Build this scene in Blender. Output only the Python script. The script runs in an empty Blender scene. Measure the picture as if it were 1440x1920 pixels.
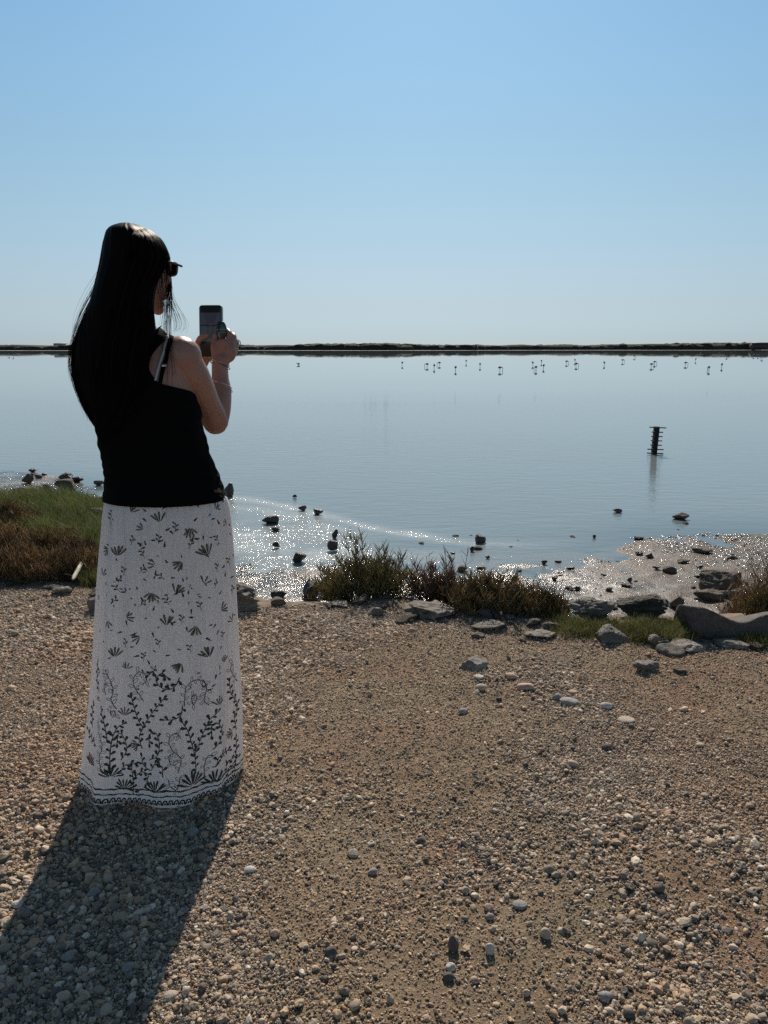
import bpy, math, random
import numpy as np
from mathutils import Vector, Matrix
from mathutils.bvhtree import BVHTree

random.seed(7)
rng = np.random.default_rng(7)
scene = bpy.context.scene
C = scene.collection
PITCH = math.radians(12.2)
CAMZ = 1.38
F = 1440.0
WL = -0.82            # water level
SUN_EL, SUN_AZ = 40.0, 2.0    # degrees, azimuth to the right of +Y

# ------------------------------------------------------------------ camera
cam_d = bpy.data.cameras.new('camera')
cam_d.sensor_fit = 'VERTICAL'
cam_d.sensor_height = 32.0
cam_d.lens = 32.0 * F / 1920.0
cam_d.clip_start = 0.05
cam_d.clip_end = 20000
cam = bpy.data.objects.new('camera', cam_d)
C.objects.link(cam)
cam.location = (0, 0, CAMZ)
cam.rotation_euler = (Matrix.Rotation(math.pi / 2 - PITCH, 4, 'X') @ Matrix.Rotation(math.radians(0.0), 4, 'Z')).to_euler()
scene.camera = cam

# ------------------------------------------------------------------ light
world = bpy.data.worlds.new('World')
scene.world = world
world.use_nodes = True
wn = world.node_tree
wn.nodes.clear()
sky = wn.nodes.new('ShaderNodeTexSky')
sky.sky_type = 'NISHITA'
sky.sun_disc = False
sky.sun_elevation = math.radians(SUN_EL)
sky.sun_rotation = math.radians(SUN_AZ)
sky.altitude = 0
sky.air_density = 1.0
sky.dust_density = 0.2
sky.ozone_density = 3.0
bg = wn.nodes.new('ShaderNodeBackground')
bg.inputs['Strength'].default_value = 0.1113
wo = wn.nodes.new('ShaderNodeOutputWorld')
# tint painted over the clear-sky model, all round: yellow horizon turned pale grey blue
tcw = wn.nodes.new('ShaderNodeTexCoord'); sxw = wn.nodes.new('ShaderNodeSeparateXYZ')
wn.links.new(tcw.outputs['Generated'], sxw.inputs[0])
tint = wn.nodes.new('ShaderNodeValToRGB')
_st = [(0.0, (0.3788, 0.5037, 0.7701)), (0.0123, (0.3788, 0.5037, 0.7701)), (0.0515, (0.5012, 0.5445, 0.6527)), (0.0898, (0.621, 0.6227, 0.6552)), (0.1513, (0.7376, 0.7493, 0.6901)), (0.2095, (0.7875, 0.8433, 0.7534)), (0.295, (0.8317, 0.9532, 0.8641)), (0.3618, (0.8225, 0.999, 0.9316)), (0.6, (0.666, 0.733, 0.666)), (1.0, (0.708, 0.666, 0.5))]  # top stops, above the frame: dimmed and warmed to tone the shade below
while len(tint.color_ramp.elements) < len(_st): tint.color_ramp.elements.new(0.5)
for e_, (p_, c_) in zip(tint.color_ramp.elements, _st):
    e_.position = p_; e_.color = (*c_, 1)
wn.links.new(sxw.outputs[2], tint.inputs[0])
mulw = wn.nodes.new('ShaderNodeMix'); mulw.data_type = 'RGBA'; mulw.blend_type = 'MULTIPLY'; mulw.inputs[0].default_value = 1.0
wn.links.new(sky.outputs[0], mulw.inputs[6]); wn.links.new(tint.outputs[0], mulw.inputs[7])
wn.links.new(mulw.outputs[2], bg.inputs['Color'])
wn.links.new(bg.outputs[0], wo.inputs['Surface'])

sl = bpy.data.lights.new('sun', 'SUN')
sl.energy = 5.0
sl.angle = math.radians(0.53)
sl.color = (1.0, 0.905, 0.775)
so = bpy.data.objects.new('sun', sl)
C.objects.link(so)
_el, _az = math.radians(SUN_EL), math.radians(SUN_AZ)
sdir = Vector((math.sin(_az) * math.cos(_el), math.cos(_az) * math.cos(_el), math.sin(_el)))
so.rotation_euler = sdir.to_track_quat('Z', 'Y').to_euler()
so.location = (0, 0, 30)

scene.view_settings.view_transform = 'Standard'
scene.view_settings.look = 'None'
scene.view_settings.exposure = 0.0
scene.view_settings.gamma = 1.0
scene.view_settings.use_curve_mapping = False
scene.cycles.use_denoising = False
scene.cycles.use_adaptive_sampling = False
scene.cycles.max_bounces = 8
scene.cycles.diffuse_bounces = 3
scene.cycles.glossy_bounces = 4
scene.cycles.transparent_max_bounces = 8
scene.cycles.sample_clamp_indirect = 2.0

# ------------------------------------------------------------------ helpers
SP, CP = math.sin(PITCH), math.cos(PITCH)

def ray(u, v):
    a = (v - 960.0) / F
    return ((u - 720.0) / F, CP - a * SP, -SP - a * CP)

def PY(u, v, Y):
    d = ray(u, v)
    t = Y / d[1]
    return Vector((d[0] * t, Y, CAMZ + d[2] * t))

def PZ(u, v, z):
    d = ray(u, v)
    t = (z - CAMZ) / d[2]
    return Vector((d[0] * t, d[1] * t, z))

def smooth(a, b, x):
    t = np.clip((x - a) / (b - a), 0, 1)
    return t * t * (3 - 2 * t)

def _hash(ix, iy, iz, seed):
    h = (ix * 374761393 + iy * 668265263 + iz * 2147483647 + seed * 974711) & 0xffffffff
    h = ((h ^ (h >> 13)) * 1274126177) & 0xffffffff
    h = (h ^ (h >> 16)) & 0xffffffff
    return h / 4294967295.0

def vnoise(x, y, z=None, seed=0):
    x = np.asarray(x, float); y = np.asarray(y, float)
    z = np.zeros_like(x) if z is None else np.asarray(z, float)
    ix, iy, iz = np.floor(x).astype(np.int64), np.floor(y).astype(np.int64), np.floor(z).astype(np.int64)
    fx, fy, fz = x - ix, y - iy, z - iz
    fx = fx * fx * (3 - 2 * fx); fy = fy * fy * (3 - 2 * fy); fz = fz * fz * (3 - 2 * fz)
    r = 0
    for dx in (0, 1):
        for dy in (0, 1):
            for dz in (0, 1):
                w = (fx if dx else 1 - fx) * (fy if dy else 1 - fy) * (fz if dz else 1 - fz)
                r = r + w * _hash(ix + dx, iy + dy, iz + dz, seed)
    return r * 2 - 1

def fbm(x, y, z=None, seed=0, oct=4, gain=0.5):
    s, a = 0, 1.0
    x = np.asarray(x, float); y = np.asarray(y, float)
    z = np.zeros_like(x) if z is None else np.asarray(z, float)
    for k in range(oct):
        s = s + a * vnoise(x, y, z, seed + k * 17)
        x, y, z, a = x * 2.03 + 11.3, y * 2.03 + 5.1, z * 2.03 + 3.7, a * gain
    return s

def mesh_np(name, V, Fs, mat=None, parent=None, smooth_sh=True, kind=None, tris=None):
    me = bpy.data.meshes.new(name)
    V = np.asarray(V, dtype=np.float32).reshape(-1, 3)
    Fa = np.asarray(Fs, dtype=np.int32)
    n, k = Fa.shape
    me.vertices.add(len(V)); me.vertices.foreach_set('co', V.ravel())
    me.loops.add(n * k); me.loops.foreach_set('vertex_index', Fa.ravel())
    me.polygons.add(n); me.polygons.foreach_set('loop_start', np.arange(0, n * k, k, dtype=np.int32))
    me.polygons.foreach_set('loop_total', np.full(n, k, dtype=np.int32))
    me.update(calc_edges=True); me.validate()
    if smooth_sh:
        me.polygons.foreach_set('use_smooth', np.ones(n, dtype=bool))
    o = bpy.data.objects.new(name, me)
    C.objects.link(o)
    if mat is not None: me.materials.append(mat)
    if parent is not None: o.parent = parent
    if kind: o['kind'] = kind
    return o

def grid_faces(nu, nv, closed=False, base=0):
    i = np.arange(nv - 1)[:, None] * nu
    jn = nu if closed else nu - 1
    j = np.arange(jn)[None, :]
    j2 = (j + 1) % nu
    a = (i + j).ravel(); b = (i + j2).ravel(); c = (i + nu + j2).ravel(); d = (i + nu + j).ravel()
    return np.stack([a, b, c, d], 1) + base

def tag(o, label=None, cat=None, group=None, kind=None):
    if label: o['label'] = label
    if cat: o['category'] = cat
    if group: o['group'] = group
    if kind: o['kind'] = kind
    return o

def empty(name, loc=(0, 0, 0)):
    o = bpy.data.objects.new(name, None)
    C.objects.link(o); o.location = loc
    o.empty_display_size = 0.1
    return o

class Batch:
    def __init__(s): s.V = []; s.Q = []; s.T = []; s.n = 0
    def add(s, V, Fs):
        V = np.asarray(V, float).reshape(-1, 3)
        Fs = np.asarray(Fs, int)
        (s.Q if Fs.shape[1] == 4 else s.T).append(Fs + s.n)
        s.V.append(V); s.n += len(V)
    def build(s, name, mat, parent=None, kind=None, smooth_sh=True):
        V = np.concatenate(s.V)
        T = [t for t in s.T]
        for q in s.Q:
            T.append(q[:, [0, 1, 2]]); T.append(q[:, [0, 2, 3]])
        if not s.T:
            return mesh_np(name, V, np.concatenate(s.Q), mat, parent, smooth_sh, kind)
        return mesh_np(name, V, np.concatenate(T), mat, parent, smooth_sh, kind)

def tubes(Pts, R, sides=3, phase=None):
    """Pts (N,K,3), R (N,K): many thin tubes at once -> V, quads"""
    N, K, _ = Pts.shape
    T = np.gradient(Pts, axis=1)
    T /= np.linalg.norm(T, axis=2, keepdims=True) + 1e-9
    ref = np.where(np.abs(T[..., 2:3]) > 0.9, np.array([1.0, 0, 0]), np.array([0, 0, 1.0]))
    ref = ref[:, :1].repeat(K, 1)
    A = np.cross(T, ref); A /= np.linalg.norm(A, axis=2, keepdims=True) + 1e-9
    B = np.cross(T, A)
    ang = np.arange(sides) / sides * 2 * np.pi
    V = Pts[:, :, None, :] + R[:, :, None, None] * (np.cos(ang)[None, None, :, None] * A[:, :, None, :] + np.sin(ang)[None, None, :, None] * B[:, :, None, :])
    V = V.reshape(-1, 3)
    base = (np.arange(N) * K * sides)[:, None, None]
    k = (np.arange(K - 1) * sides)[None, :, None]
    j = np.arange(sides)[None, None, :]; j2 = (j + 1) % sides
    Fq = np.stack([base + k + j, base + k + j2, base + k + sides + j2, base + k + sides + j], -1).reshape(-1, 4)
    return V, Fq

def catmull(P, n):
    P = np.asarray(P, float)
    if len(P) < 3:
        t = np.linspace(0, 1, n)[:, None]
        return P[0] * (1 - t) + P[-1] * t
    Q = np.vstack([2 * P[0] - P[1], P, 2 * P[-1] - P[-2]])
    m = len(P) - 1
    out = []
    for s in np.linspace(0, m - 1e-6, n):
        i = int(s); t = s - i
        p0, p1, p2, p3 = Q[i], Q[i + 1], Q[i + 2], Q[i + 3]
        out.append(0.5 * ((2 * p1) + (-p0 + p2) * t + (2 * p0 - 5 * p1 + 4 * p2 - p3) * t * t + (-p0 + 3 * p1 - 3 * p2 + p3) * t ** 3))
    return np.array(out)

# ------------------------------------------------------------------ material helpers
class NT:
    def __init__(s, name):
        s.m = bpy.data.materials.new(name); s.m.use_nodes = True
        s.t = s.m.node_tree; s.t.nodes.clear()
        s.out = s.t.nodes.new('ShaderNodeOutputMaterial')
    def n(s, typ, **kw):
        x = s.t.nodes.new(typ)
        for k, v in kw.items():
            if k.startswith('_'):
                setattr(x, k[1:], v)
        for k, v in kw.items():
            if not k.startswith('_'):
                x.inputs[k.replace('__', ' ')].default_value = v
        return x
    def l(s, a, b): s.t.links.new(a, b)
    def pos(s, scale=(1, 1, 1), obj=False):
        tc = s.n('ShaderNodeTexCoord') if obj else s.n('ShaderNodeNewGeometry')
        mp = s.n('ShaderNodeMapping'); mp.inputs['Scale'].default_value = scale
        s.l(tc.outputs['Object' if obj else 'Position'], mp.inputs['Vector'])
        return mp.outputs[0]
    def noise(s, vec, scale, detail=4, rough=0.5, dist=0.0):
        x = s.n('ShaderNodeTexNoise', Scale=scale, Detail=detail, Roughness=rough, Distortion=dist)
        s.l(vec, x.inputs['Vector']); return x
    def ramp(s, fac, stops, interp='LINEAR'):
        r = s.n('ShaderNodeValToRGB'); cr = r.color_ramp; cr.interpolation = interp
        while len(cr.elements) < len(stops): cr.elements.new(0.5)
        for e, (p, c) in zip(cr.elements, stops):
            e.position = p; e.color = (*c, 1) if len(c) == 3 else c
        s.l(fac, r.inputs[0]); return r.outputs[0]
    def mix(s, fac, a, b, mode='MIX'):
        x = s.n('ShaderNodeMix', _data_type='RGBA', _blend_type=mode)
        for sock, val in ((x.inputs[0], fac), (x.inputs[6], a), (x.inputs[7], b)):
            if isinstance(val, (int, float)): sock.default_value = val
            elif isinstance(val, tuple): sock.default_value = (*val, 1)
            else: s.l(val, sock)
        return x.outputs[2]
    def math(s, op, a, b=0.0, c=None):
        x = s.n('ShaderNodeMath', _operation=op)
        for sock, val in zip(x.inputs, (a, b) if c is None else (a, b, c)):
            if isinstance(val, (int, float)): sock.default_value = val
            else: s.l(val, sock)
        return x.outputs[0]
    def bump(s, h, strength, dist, nrm=None):
        b = s.n('ShaderNodeBump', Strength=1.0, Distance=dist)
        if isinstance(strength, (int, float)): b.inputs['Strength'].default_value = strength
        else: s.l(strength, b.inputs['Strength'])
        s.l(h, b.inputs['Height'])
        if nrm is not None: s.l(nrm, b.inputs['Normal'])
        return b.outputs[0]
    def bsdf(s, color, rough=0.7, nrm=None, **kw):
        p = s.n('ShaderNodeBsdfPrincipled')
        for sock, val in ((p.inputs['Base Color'], color), (p.inputs['Roughness'], rough)):
            if isinstance(val, (int, float)): sock.default_value = val
            elif isinstance(val, tuple): sock.default_value = (*val, 1)
            else: s.l(val, sock)
        for k, v in kw.items():
            sk = p.inputs[k.replace('__', ' ')]
            if isinstance(v, (int, float)): sk.default_value = v
            elif isinstance(v, tuple): sk.default_value = v
            else: s.l(v, sk)
        if nrm is not None: s.l(nrm, p.inputs['Normal'])
        s.l(p.outputs[0], s.out.inputs['Surface'])
        return p

# ------------------------------------------------------------------ terrain function
def _px_curve(pts, z):
    W = [PZ(u, v, z) for u, v in pts]
    W.sort(key=lambda p: p.x)
    return np.array([p.x for p in W]), np.array([p.y for p in W])

_G = _px_curve([(0, 1105), (100, 1106), (180, 1120), (330, 1150), (450, 1150), (560, 1140), (700, 1142), (850, 1168), (960, 1185), (1060, 1192), (1100, 1200), (1200, 1212), (1320, 1215), (1440, 1213)], 0.0)
GX, GY = np.concatenate([[-6], _G[0], [6]]), np.concatenate([[4.4], _G[1], [3.4]])
EX = np.array([-8, -2.9, -2.45, -2.0, -1.6, -1.1, -0.7, 0.0, 0.35, 0.8, 1.2, 1.7, 3, 8.0])
EY = np.array([7.6, 7.0, 6.2, 5.2, 4.6, 4.3, 4.0, 4.05, 3.95, 3.75, 3.62, 3.6, 3.6, 3.8])
_S = _px_curve([(0, 884), (60, 888), (150, 900), (190, 925), (260, 960), (430, 1062), (560, 1066), (700, 1064), (860, 1066), (960, 1060), (1010, 1056), (1080, 1045), (1170, 1030), (1235, 1008), (1300, 1003), (1440, 1001)], WL)
SX, SY = np.concatenate([[-14], _S[0], [12]]), np.concatenate([[14.5], _S[1], [9.2]])

def height(x, y):
    x = np.asarray(x, float); y = np.asarray(y, float)
    z0 = 0.018 * fbm(x * 0.9, y * 0.9, seed=3, oct=3) + 0.011 * fbm(x * 3.2, y * 3.2, seed=9, oct=4, gain=.6) + 0.0035 * fbm(x * 16, y * 16, seed=19, oct=2)
    z0 = z0 - 0.05 * smooth(1.2, 2.2, -x) * smooth(4.4, 5.4, y)
    e = np.interp(x, EX, EY) + 0.10 * fbm(x * 2.2, y * 0.0, seed=21, oct=3)
    sy = np.interp(x, SX, SY)
    # tidal flat: a little above the water near the bank, falling below it past the shore line
    d = sy - y
    zm = WL + 0.022 * np.clip(d, -6, 3) + 0.012 * fbm(x * 1.3, y * 1.3, seed=31, oct=3) + 0.010 * fbm(x * 5, y * 5, seed=37, oct=3)
    zm = np.where(d < 0, zm + 0.05 * np.clip(d, -8, 0), zm)
    k = smooth(0, 1, (y - e) / 1.75)
    b = z0 * (1 - k) + zm * k
    b = b + 0.05 * fbm(x * 3, y * 3, seed=41, oct=3) * k * (1 - k) * 4
    return b

def hit(u, v, t0=1.0):
    d = ray(u, v)
    t = t0 + np.arange(0, 3000) * 0.006
    X, Y, Z = d[0] * t, d[1] * t, CAMZ + d[2] * t
    H = np.maximum(height(X, Y), WL)
    i = int(np.argmax(Z <= H))
    if Z[i] > H[i]:
        return PZ(u, v, WL)
    return Vector((X[i], Y[i], float(H[i])))

def zat(x, y): return float(height(np.array([x]), np.array([y]))[0])

# ------------------------------------------------------------------ ground materials
def soil_material():
    n = NT('sandy_soil')
    p = n.pos()
    big = n.noise(p, 1.5, 5, 0.65)
    mid = n.noise(p, 7.0, 5, 0.6)
    fine = n.noise(p, 180, 4, 0.7)
    grit = n.noise(p, 60, 5, 0.75)
    c = n.ramp(big.outputs[0], [(0.36, (0.36, 0.28, 0.18)), (0.50, (0.34, 0.245, 0.155)), (0.64, (0.37, 0.215, 0.13))])
    c = n.mix(0.6, c, n.ramp(mid.outputs[0], [(0.3, (0.55, 0.52, 0.5)), (0.7, (1.15, 1.1, 1.05))]), 'MULTIPLY')
    c = n.mix(0.7, c, n.ramp(grit.outputs[0], [(0.36, (0.5, 0.46, 0.42)), (0.52, (0.95, 0.95, 0.95)), (0.66, (1.6, 1.55, 1.5))]), 'MULTIPLY')
    h = n.math('ADD', n.math('MULTIPLY', grit.outputs[0], 1.0), n.math('MULTIPLY', fine.outputs[0], 0.4))
    nr = n.bump(h, 1.0, 0.02)
    n.bsdf(c, 0.95, nr)
    return n.m

def bank_material():
    n = NT('bank_earth')
    p = n.pos()
    mid = n.noise(p, 6.0, 6, 0.65)
    c = n.ramp(mid.outputs[0], [(0.3, (0.10, 0.07, 0.05)), (0.6, (0.22, 0.16, 0.11)), (0.75, (0.3, 0.24, 0.18))])
    nr = n.bump(mid.outputs[0], 1.0, 0.05)
    n.bsdf(c, 0.95, nr)
    return n.m

def mud_material():
    n = NT('wet_mud')
    p = n.pos((1, 0.75, 1))
    mid = n.noise(p, 2.2, 5, 0.6)
    crumb = n.noise(p, 22.0, 4, 0.65)
    crumb2 = n.noise(p, 55.0, 3, 0.7)
    tiny = n.noise(p, 115, 0, 0.5)
    wetm = n.noise(n.pos((0.8, 1.5, 1)), 1.6, 5, 0.65)
    wet = n.ramp(wetm.outputs[0], [(0.40, (0.12,) * 3), (0.52, (1,) * 3)])
    c = n.ramp(mid.outputs[0], [(0.35, (0.06, 0.052, 0.045)), (0.5, (0.125, 0.105, 0.09)), (0.65, (0.25, 0.20, 0.165))])
    c = n.mix(0.85, c, n.ramp(crumb.outputs[0], [(0.36, (0.45, 0.42, 0.4)), (0.55, (1.15, 1.12, 1.1)), (0.7, (1.9, 1.8, 1.7))]), 'MULTIPLY')
    h = n.math('ADD', n.math('MULTIPLY', crumb.outputs[0], 1.0), n.math('MULTIPLY', crumb2.outputs[0], 0.55))
    n1 = n.bump(h, wet, 0.009)
    n1 = n.bump(tiny.outputs[0], 1.0, 0.0036, n1)
    # the flat dries out towards the right-hand spit
    sxm = n.n('ShaderNodeSeparateXYZ'); n.l(n.n('ShaderNodeNewGeometry').outputs['Position'], sxm.inputs[0])
    dr = n.n('ShaderNodeMapRange'); dr.interpolation_type = 'SMOOTHSTEP'; dr.inputs[1].default_value = 1.6; dr.inputs[2].default_value = 3.4
    n.l(n.math('ADD', sxm.outputs[0], n.math('MULTIPLY', wetm.outputs[0], 1.2)), dr.inputs[0])
    c = n.mix(n.math('MULTIPLY', dr.outputs[0], 0.5), c, (0.13, 0.098, 0.075))
    r = n.ramp(mid.outputs[0], [(0.35, (0.13,) * 3), (0.55, (0.19,) * 3), (0.7, (0.3,) * 3)])
    r = n.math('ADD', r, n.math('MULTIPLY', dr.outputs[0], 0.28))
    n.bsdf(c, r, n1, Specular__IOR__Level=n.math('SUBTRACT', 0.36, n.math('MULTIPLY', dr.outputs[0], 0.24)))
    return n.m

def water_material():
    n = NT('lagoon_water')
    p = n.pos()
    g = n.n('ShaderNodeNewGeometry')
    sx = n.n('ShaderNodeSeparateXYZ'); n.l(g.outputs['Position'], sx.inputs[0])
    at = n.n('ShaderNodeAttribute', _attribute_name='scum')
    wind = n.n('ShaderNodeAttribute', _attribute_name='shallow')
    # small wind ripples lying across the view
    p1 = n.pos((0.9, 2.6, 1))
    w1 = n.noise(p1, 3.0, 3, 0.55, 0.3)
    p2 = n.pos((1.2, 3.2, 1))
    w2 = n.noise(p2, 9.0, 2, 0.5)
    big = n.noise(n.pos((0.05, 0.12, 1)), 1.0, 3, 0.5)
    h = n.math('ADD', w1.outputs[0], n.math('MULTIPLY', w2.outputs[0], 0.25))
    far = n.n('ShaderNodeMapRange'); far.inputs[1].default_value = 8; far.inputs[2].default_value = 48
    far.inputs[3].default_value = 0.55; far.inputs[4].default_value = 0.006
    n.l(sx.outputs[1], far.inputs[0])
    amp = n.math('MULTIPLY', far.outputs[0], n.math('ADD', -0.25, n.math('MULTIPLY', big.outputs[0], 2.4)))
    calm = n.math('SUBTRACT', 1.0, n.math('MULTIPLY', wind.outputs['Fac'], 0.65))
    nr = n.bump(h, n.math('MULTIPLY', amp, calm), 0.028)
    # scum film: fine crumbly relief that glitters
    sp = n.noise(n.pos((1, 0.5, 1)), 85, 1, 0.5)
    patch = n.noise(n.pos((1, 1.5, 1)), 1.7, 4, 0.6)
    s = n.math('MULTIPLY', at.outputs['Fac'], n.ramp(patch.outputs[0], [(0.34, (0.2,) * 3), (0.5, (1,) * 3)]))
    nr2 = n.bump(sp.outputs[0], n.math('MULTIPLY', s, 1.0), 0.0070, nr)
    fo = n.n('ShaderNodeAttribute', _attribute_name='foam')
    fpat = n.noise(n.pos((1, 1.6, 1)), 14, 4, 0.7)
    foam = n.math('MULTIPLY', fo.outputs['Fac'], n.ramp(fpat.outputs[0], [(0.36, (0.25,) * 3), (0.58, (1,) * 3)]))
    deep = (0.185, 0.222, 0.230)
    c = n.mix(wind.outputs['Fac'], deep, (0.095, 0.118, 0.125))
    c = n.mix(n.math('MULTIPLY', s, 0.5), c, (0.34, 0.35, 0.34))
    c = n.mix(n.math('MULTIPLY', foam, 0.75), c, (0.52, 0.54, 0.53))
    r = n.math('ADD', 0.012, n.math('MULTIPLY', s, 0.13))
    n.bsdf(c, r, nr2, IOR=1.333)
    return n.m

def pebble_material(name='pebble_stone', wet=False):
    n = NT(name)
    oi = n.n('ShaderNodeObjectInfo')
    c = n.ramp(oi.outputs['Random'], [(0.0, (0.10, 0.09, 0.085)), (0.12, (0.19, 0.17, 0.155)), (0.26, (0.28, 0.245, 0.21)),
        (0.42, (0.32, 0.26, 0.20)), (0.56, (0.38, 0.33, 0.28)), (0.70, (0.37, 0.26, 0.19)), (0.80, (0.48, 0.43, 0.38)),
        (0.89, (0.47, 0.36, 0.26)), (0.95, (0.60, 0.56, 0.50))], 'CONSTANT')
    p = n.pos()
    big = n.noise(p, 1.1, 3, 0.6)
    c = n.mix(0.85, c, n.ramp(big.outputs[0], [(0.40, (1.10, 0.99, 0.86)), (0.52, (1.12, 0.97, 0.80)), (0.68, (1.18, 0.90, 0.69))]), 'MULTIPLY')
    gr = n.noise(p, 260, 4, 0.7)
    c = n.mix(0.5, c, n.ramp(gr.outputs[0], [(0.35, (0.6,) * 3), (0.65, (1.35,) * 3)]), 'MULTIPLY')
    nr = n.bump(gr.outputs[0], 0.5, 0.002)
    n.bsdf(c, 0.75, nr)
    return n.m

def rock_material(name, base, dark, spec=0.5, rough=0.8, scale=1.0, bumpd=0.02, streak=1.0):
    n = NT(name)
    p = n.pos((1, 1, streak), obj=True)
    a = n.noise(p, 5.0 * scale, 6, 0.7)
    b = n.noise(p, 30 * scale, 5, 0.7)
    cr = n.n('ShaderNodeTexVoronoi', _feature='DISTANCE_TO_EDGE', Scale=6.0 * scale); n.l(p, cr.inputs['Vector'])
    c = n.ramp(a.outputs[0], [(0.32, dark), (0.62, base)])
    c = n.mix(0.6, c, n.ramp(b.outputs[0], [(0.35, (0.55,) * 3), (0.65, (1.35,) * 3)]), 'MULTIPLY')
    ck = n.ramp(cr.outputs[0], [(0.0, (0,) * 3), (0.06, (1,) * 3)])
    h = n.math('ADD', n.math('ADD', a.outputs[0], n.math('MULTIPLY', b.outputs[0], 0.6)), n.math('MULTIPLY', ck, 0.12))
    nr = n.bump(h, 1.0, bumpd * 1.6)
    n.bsdf(c, rough, nr, Specular__IOR__Level=spec)
    return n.m

M = {}
M['soil'] = soil_material(); M['bank'] = bank_material(); M['mud'] = mud_material(); M['water'] = water_material()
M['pebble'] = pebble_material()
M['rock_grey'] = rock_material('grey_limestone', (0.235, 0.205, 0.175), (0.10, 0.087, 0.075), streak=2.2)
M['rock_pale'] = rock_material('pale_limestone', (0.27, 0.235, 0.20), (0.14, 0.12, 0.10))
M['rock_brown'] = rock_material('brown_stone', (0.17, 0.125, 0.09), (0.06, 0.047, 0.036))
M['rock_plain'] = rock_material('smooth_grey_stone', (0.135, 0.11, 0.095), (0.08, 0.066, 0.058), bumpd=0.02)
M['rock_dark'] = rock_material('wet_dark_stone', (0.075, 0.06, 0.05), (0.03, 0.025, 0.022), rough=0.42)
M['rock_pitted'] = rock_material('dark_pitted_rock', (0.10, 0.08, 0.06), (0.04, 0.032, 0.025), bumpd=.04)
M['cob_cream'] = rock_material('cream_cobble', (0.50, 0.42, 0.33), (0.36, 0.28, 0.21), scale=6, bumpd=0.003)
M['cob_pink'] = rock_material('pinkish_cobble', (0.52, 0.36, 0.27), (0.40, 0.26, 0.19), scale=6, bumpd=0.003)
M['cob_grey'] = rock_material('grey_cobble', (0.34, 0.32, 0.30), (0.22, 0.205, 0.195), scale=6, bumpd=0.003)
M['cob_dark'] = rock_material('dark_cobble', (0.12, 0.11, 0.105), (0.06, 0.055, 0.052), scale=6, bumpd=0.003)
M['cob_white'] = rock_material('whitish_cobble', (0.62, 0.58, 0.53), (0.45, 0.41, 0.37), scale=6, bumpd=0.003)

# ------------------------------------------------------------------ ground sheets
def ground_grid(name, xs, ys, mat, zfn):
    X, Y = np.meshgrid(xs, ys)
    Z = zfn(X, Y)
    return mesh_np(name, np.stack([X, Y, Z], -1), grid_faces(len(xs), len(ys)), mat, kind='structure')

xs = np.concatenate([np.arange(-9, -3, 0.12), np.arange(-3, 3, 0.022), np.arange(3, 9.1, 0.12)])
ys = np.concatenate([np.arange(-6, 0.9, 0.15), np.arange(0.9, 7.5, 0.022), np.arange(7.5, 8.4, 0.03)])
ground = ground_grid('ground', xs, ys, M['soil'], height)
tag(ground, 'stony sandy ground of the bank, strewn with loose gravel')
ground.data.materials.append(M['bank'])
ground.data.materials.append(M['mud'])
_nf = len(ground.data.polygons)
_cx = np.empty(_nf * 3); ground.data.polygons.foreach_get('center', _cx); _cx = _cx.reshape(-1, 3)
_e = np.interp(_cx[:, 0], GX, GY) + 0.06 * fbm(_cx[:, 0] * 5, _cx[:, 1] * 5, seed=77)
_mi = np.where(_cx[:, 1] > _e, 1, 0)
_mi = np.where((_cx[:, 2] < WL + 0.12) & (_cx[:, 1] > 4.5), 2, _mi)
ground.data.polygons.foreach_set('material_index', _mi.astype(np.int32))
# wet tidal flat, a sheet of its own starting where the bank sheet ends
xs2 = np.concatenate([np.arange(-16, -5.5, 0.12), np.arange(-5.5, 5.5, 0.045), np.arange(5.5, 14, 0.12)])
ys2 = np.concatenate([np.arange(8.37, 14, 0.045), np.arange(14, 18, 0.2)])
mud = ground_grid('mud_flat', xs2, ys2, M['mud'], height)
tag(mud, 'wet glistening mud flat between the bank and the lagoon')

# water
def geo(a, b, first, g):
    out = [a]; s = first
    while out[-1] < b:
        out.append(out[-1] + s); s *= g
    return np.array(out)
wy = np.concatenate([np.arange(5.2, 15, 0.06), geo(15, 1500, 0.1, 1.12)])
rx = geo(7, 2500, 0.12, 1.25)
wx = np.concatenate([-rx[::-1], np.arange(-6.95, 6.96, 0.06), rx])
X, Y = np.meshgrid(wx, wy)
lagoon = mesh_np('water', np.stack([X, Y, np.full_like(X, WL)], -1), grid_faces(len(wx), len(wy)), M['water'], kind='structure')
tag(lagoon, 'calm pale blue lagoon water rippled near the shore')
band = np.array([list(PZ(u, v, WL))[:2] for u, v in [(400, 930), (470, 938), (530, 948), (590, 962), (640, 975), (700, 991), (780, 1004), (850, 1015), (950, 1021), (1050, 1019), (1150, 1007), (1240, 996)]])
bandc = catmull(band, 80)
by = np.interp(X, bandc[:, 0], bandc[:, 1])
dd = by - Y                        # >0 on the shore side of the band
bw = 0.17 + 0.07 * vnoise(X * 2, Y * 2, seed=5)
bs = np.exp(-(dd / bw) ** 2) * smooth(bandc[-1, 0] + 0.6, bandc[-1, 0] - 0.6, X) * smooth(0.9, 0.45, (X - bandc[0, 0]) / (bandc[-1, 0] - bandc[0, 0])) 
inside = smooth(0, 0.5, dd)
leftp = smooth(0.2, -0.7, X + 0.10 * (Y - 9)) * smooth(-4.5, -3.2, X)
shore = smooth(-1.6, -0.2, Y * -1 + np.interp(X, SX, SY) + 0.0) * smooth(8.8, 8.0, Y)
foam_a = np.clip(bs * (0.75 + .35 * vnoise(X * 3, Y * 3, seed=8)) + 0.8 * inside * np.clip(fbm(X * 1.1, Y * 2.6, seed=88, oct=4) * 1.6 - .05, 0, 1) * smooth(1.6, -.9, X), 0, 1)
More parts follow.
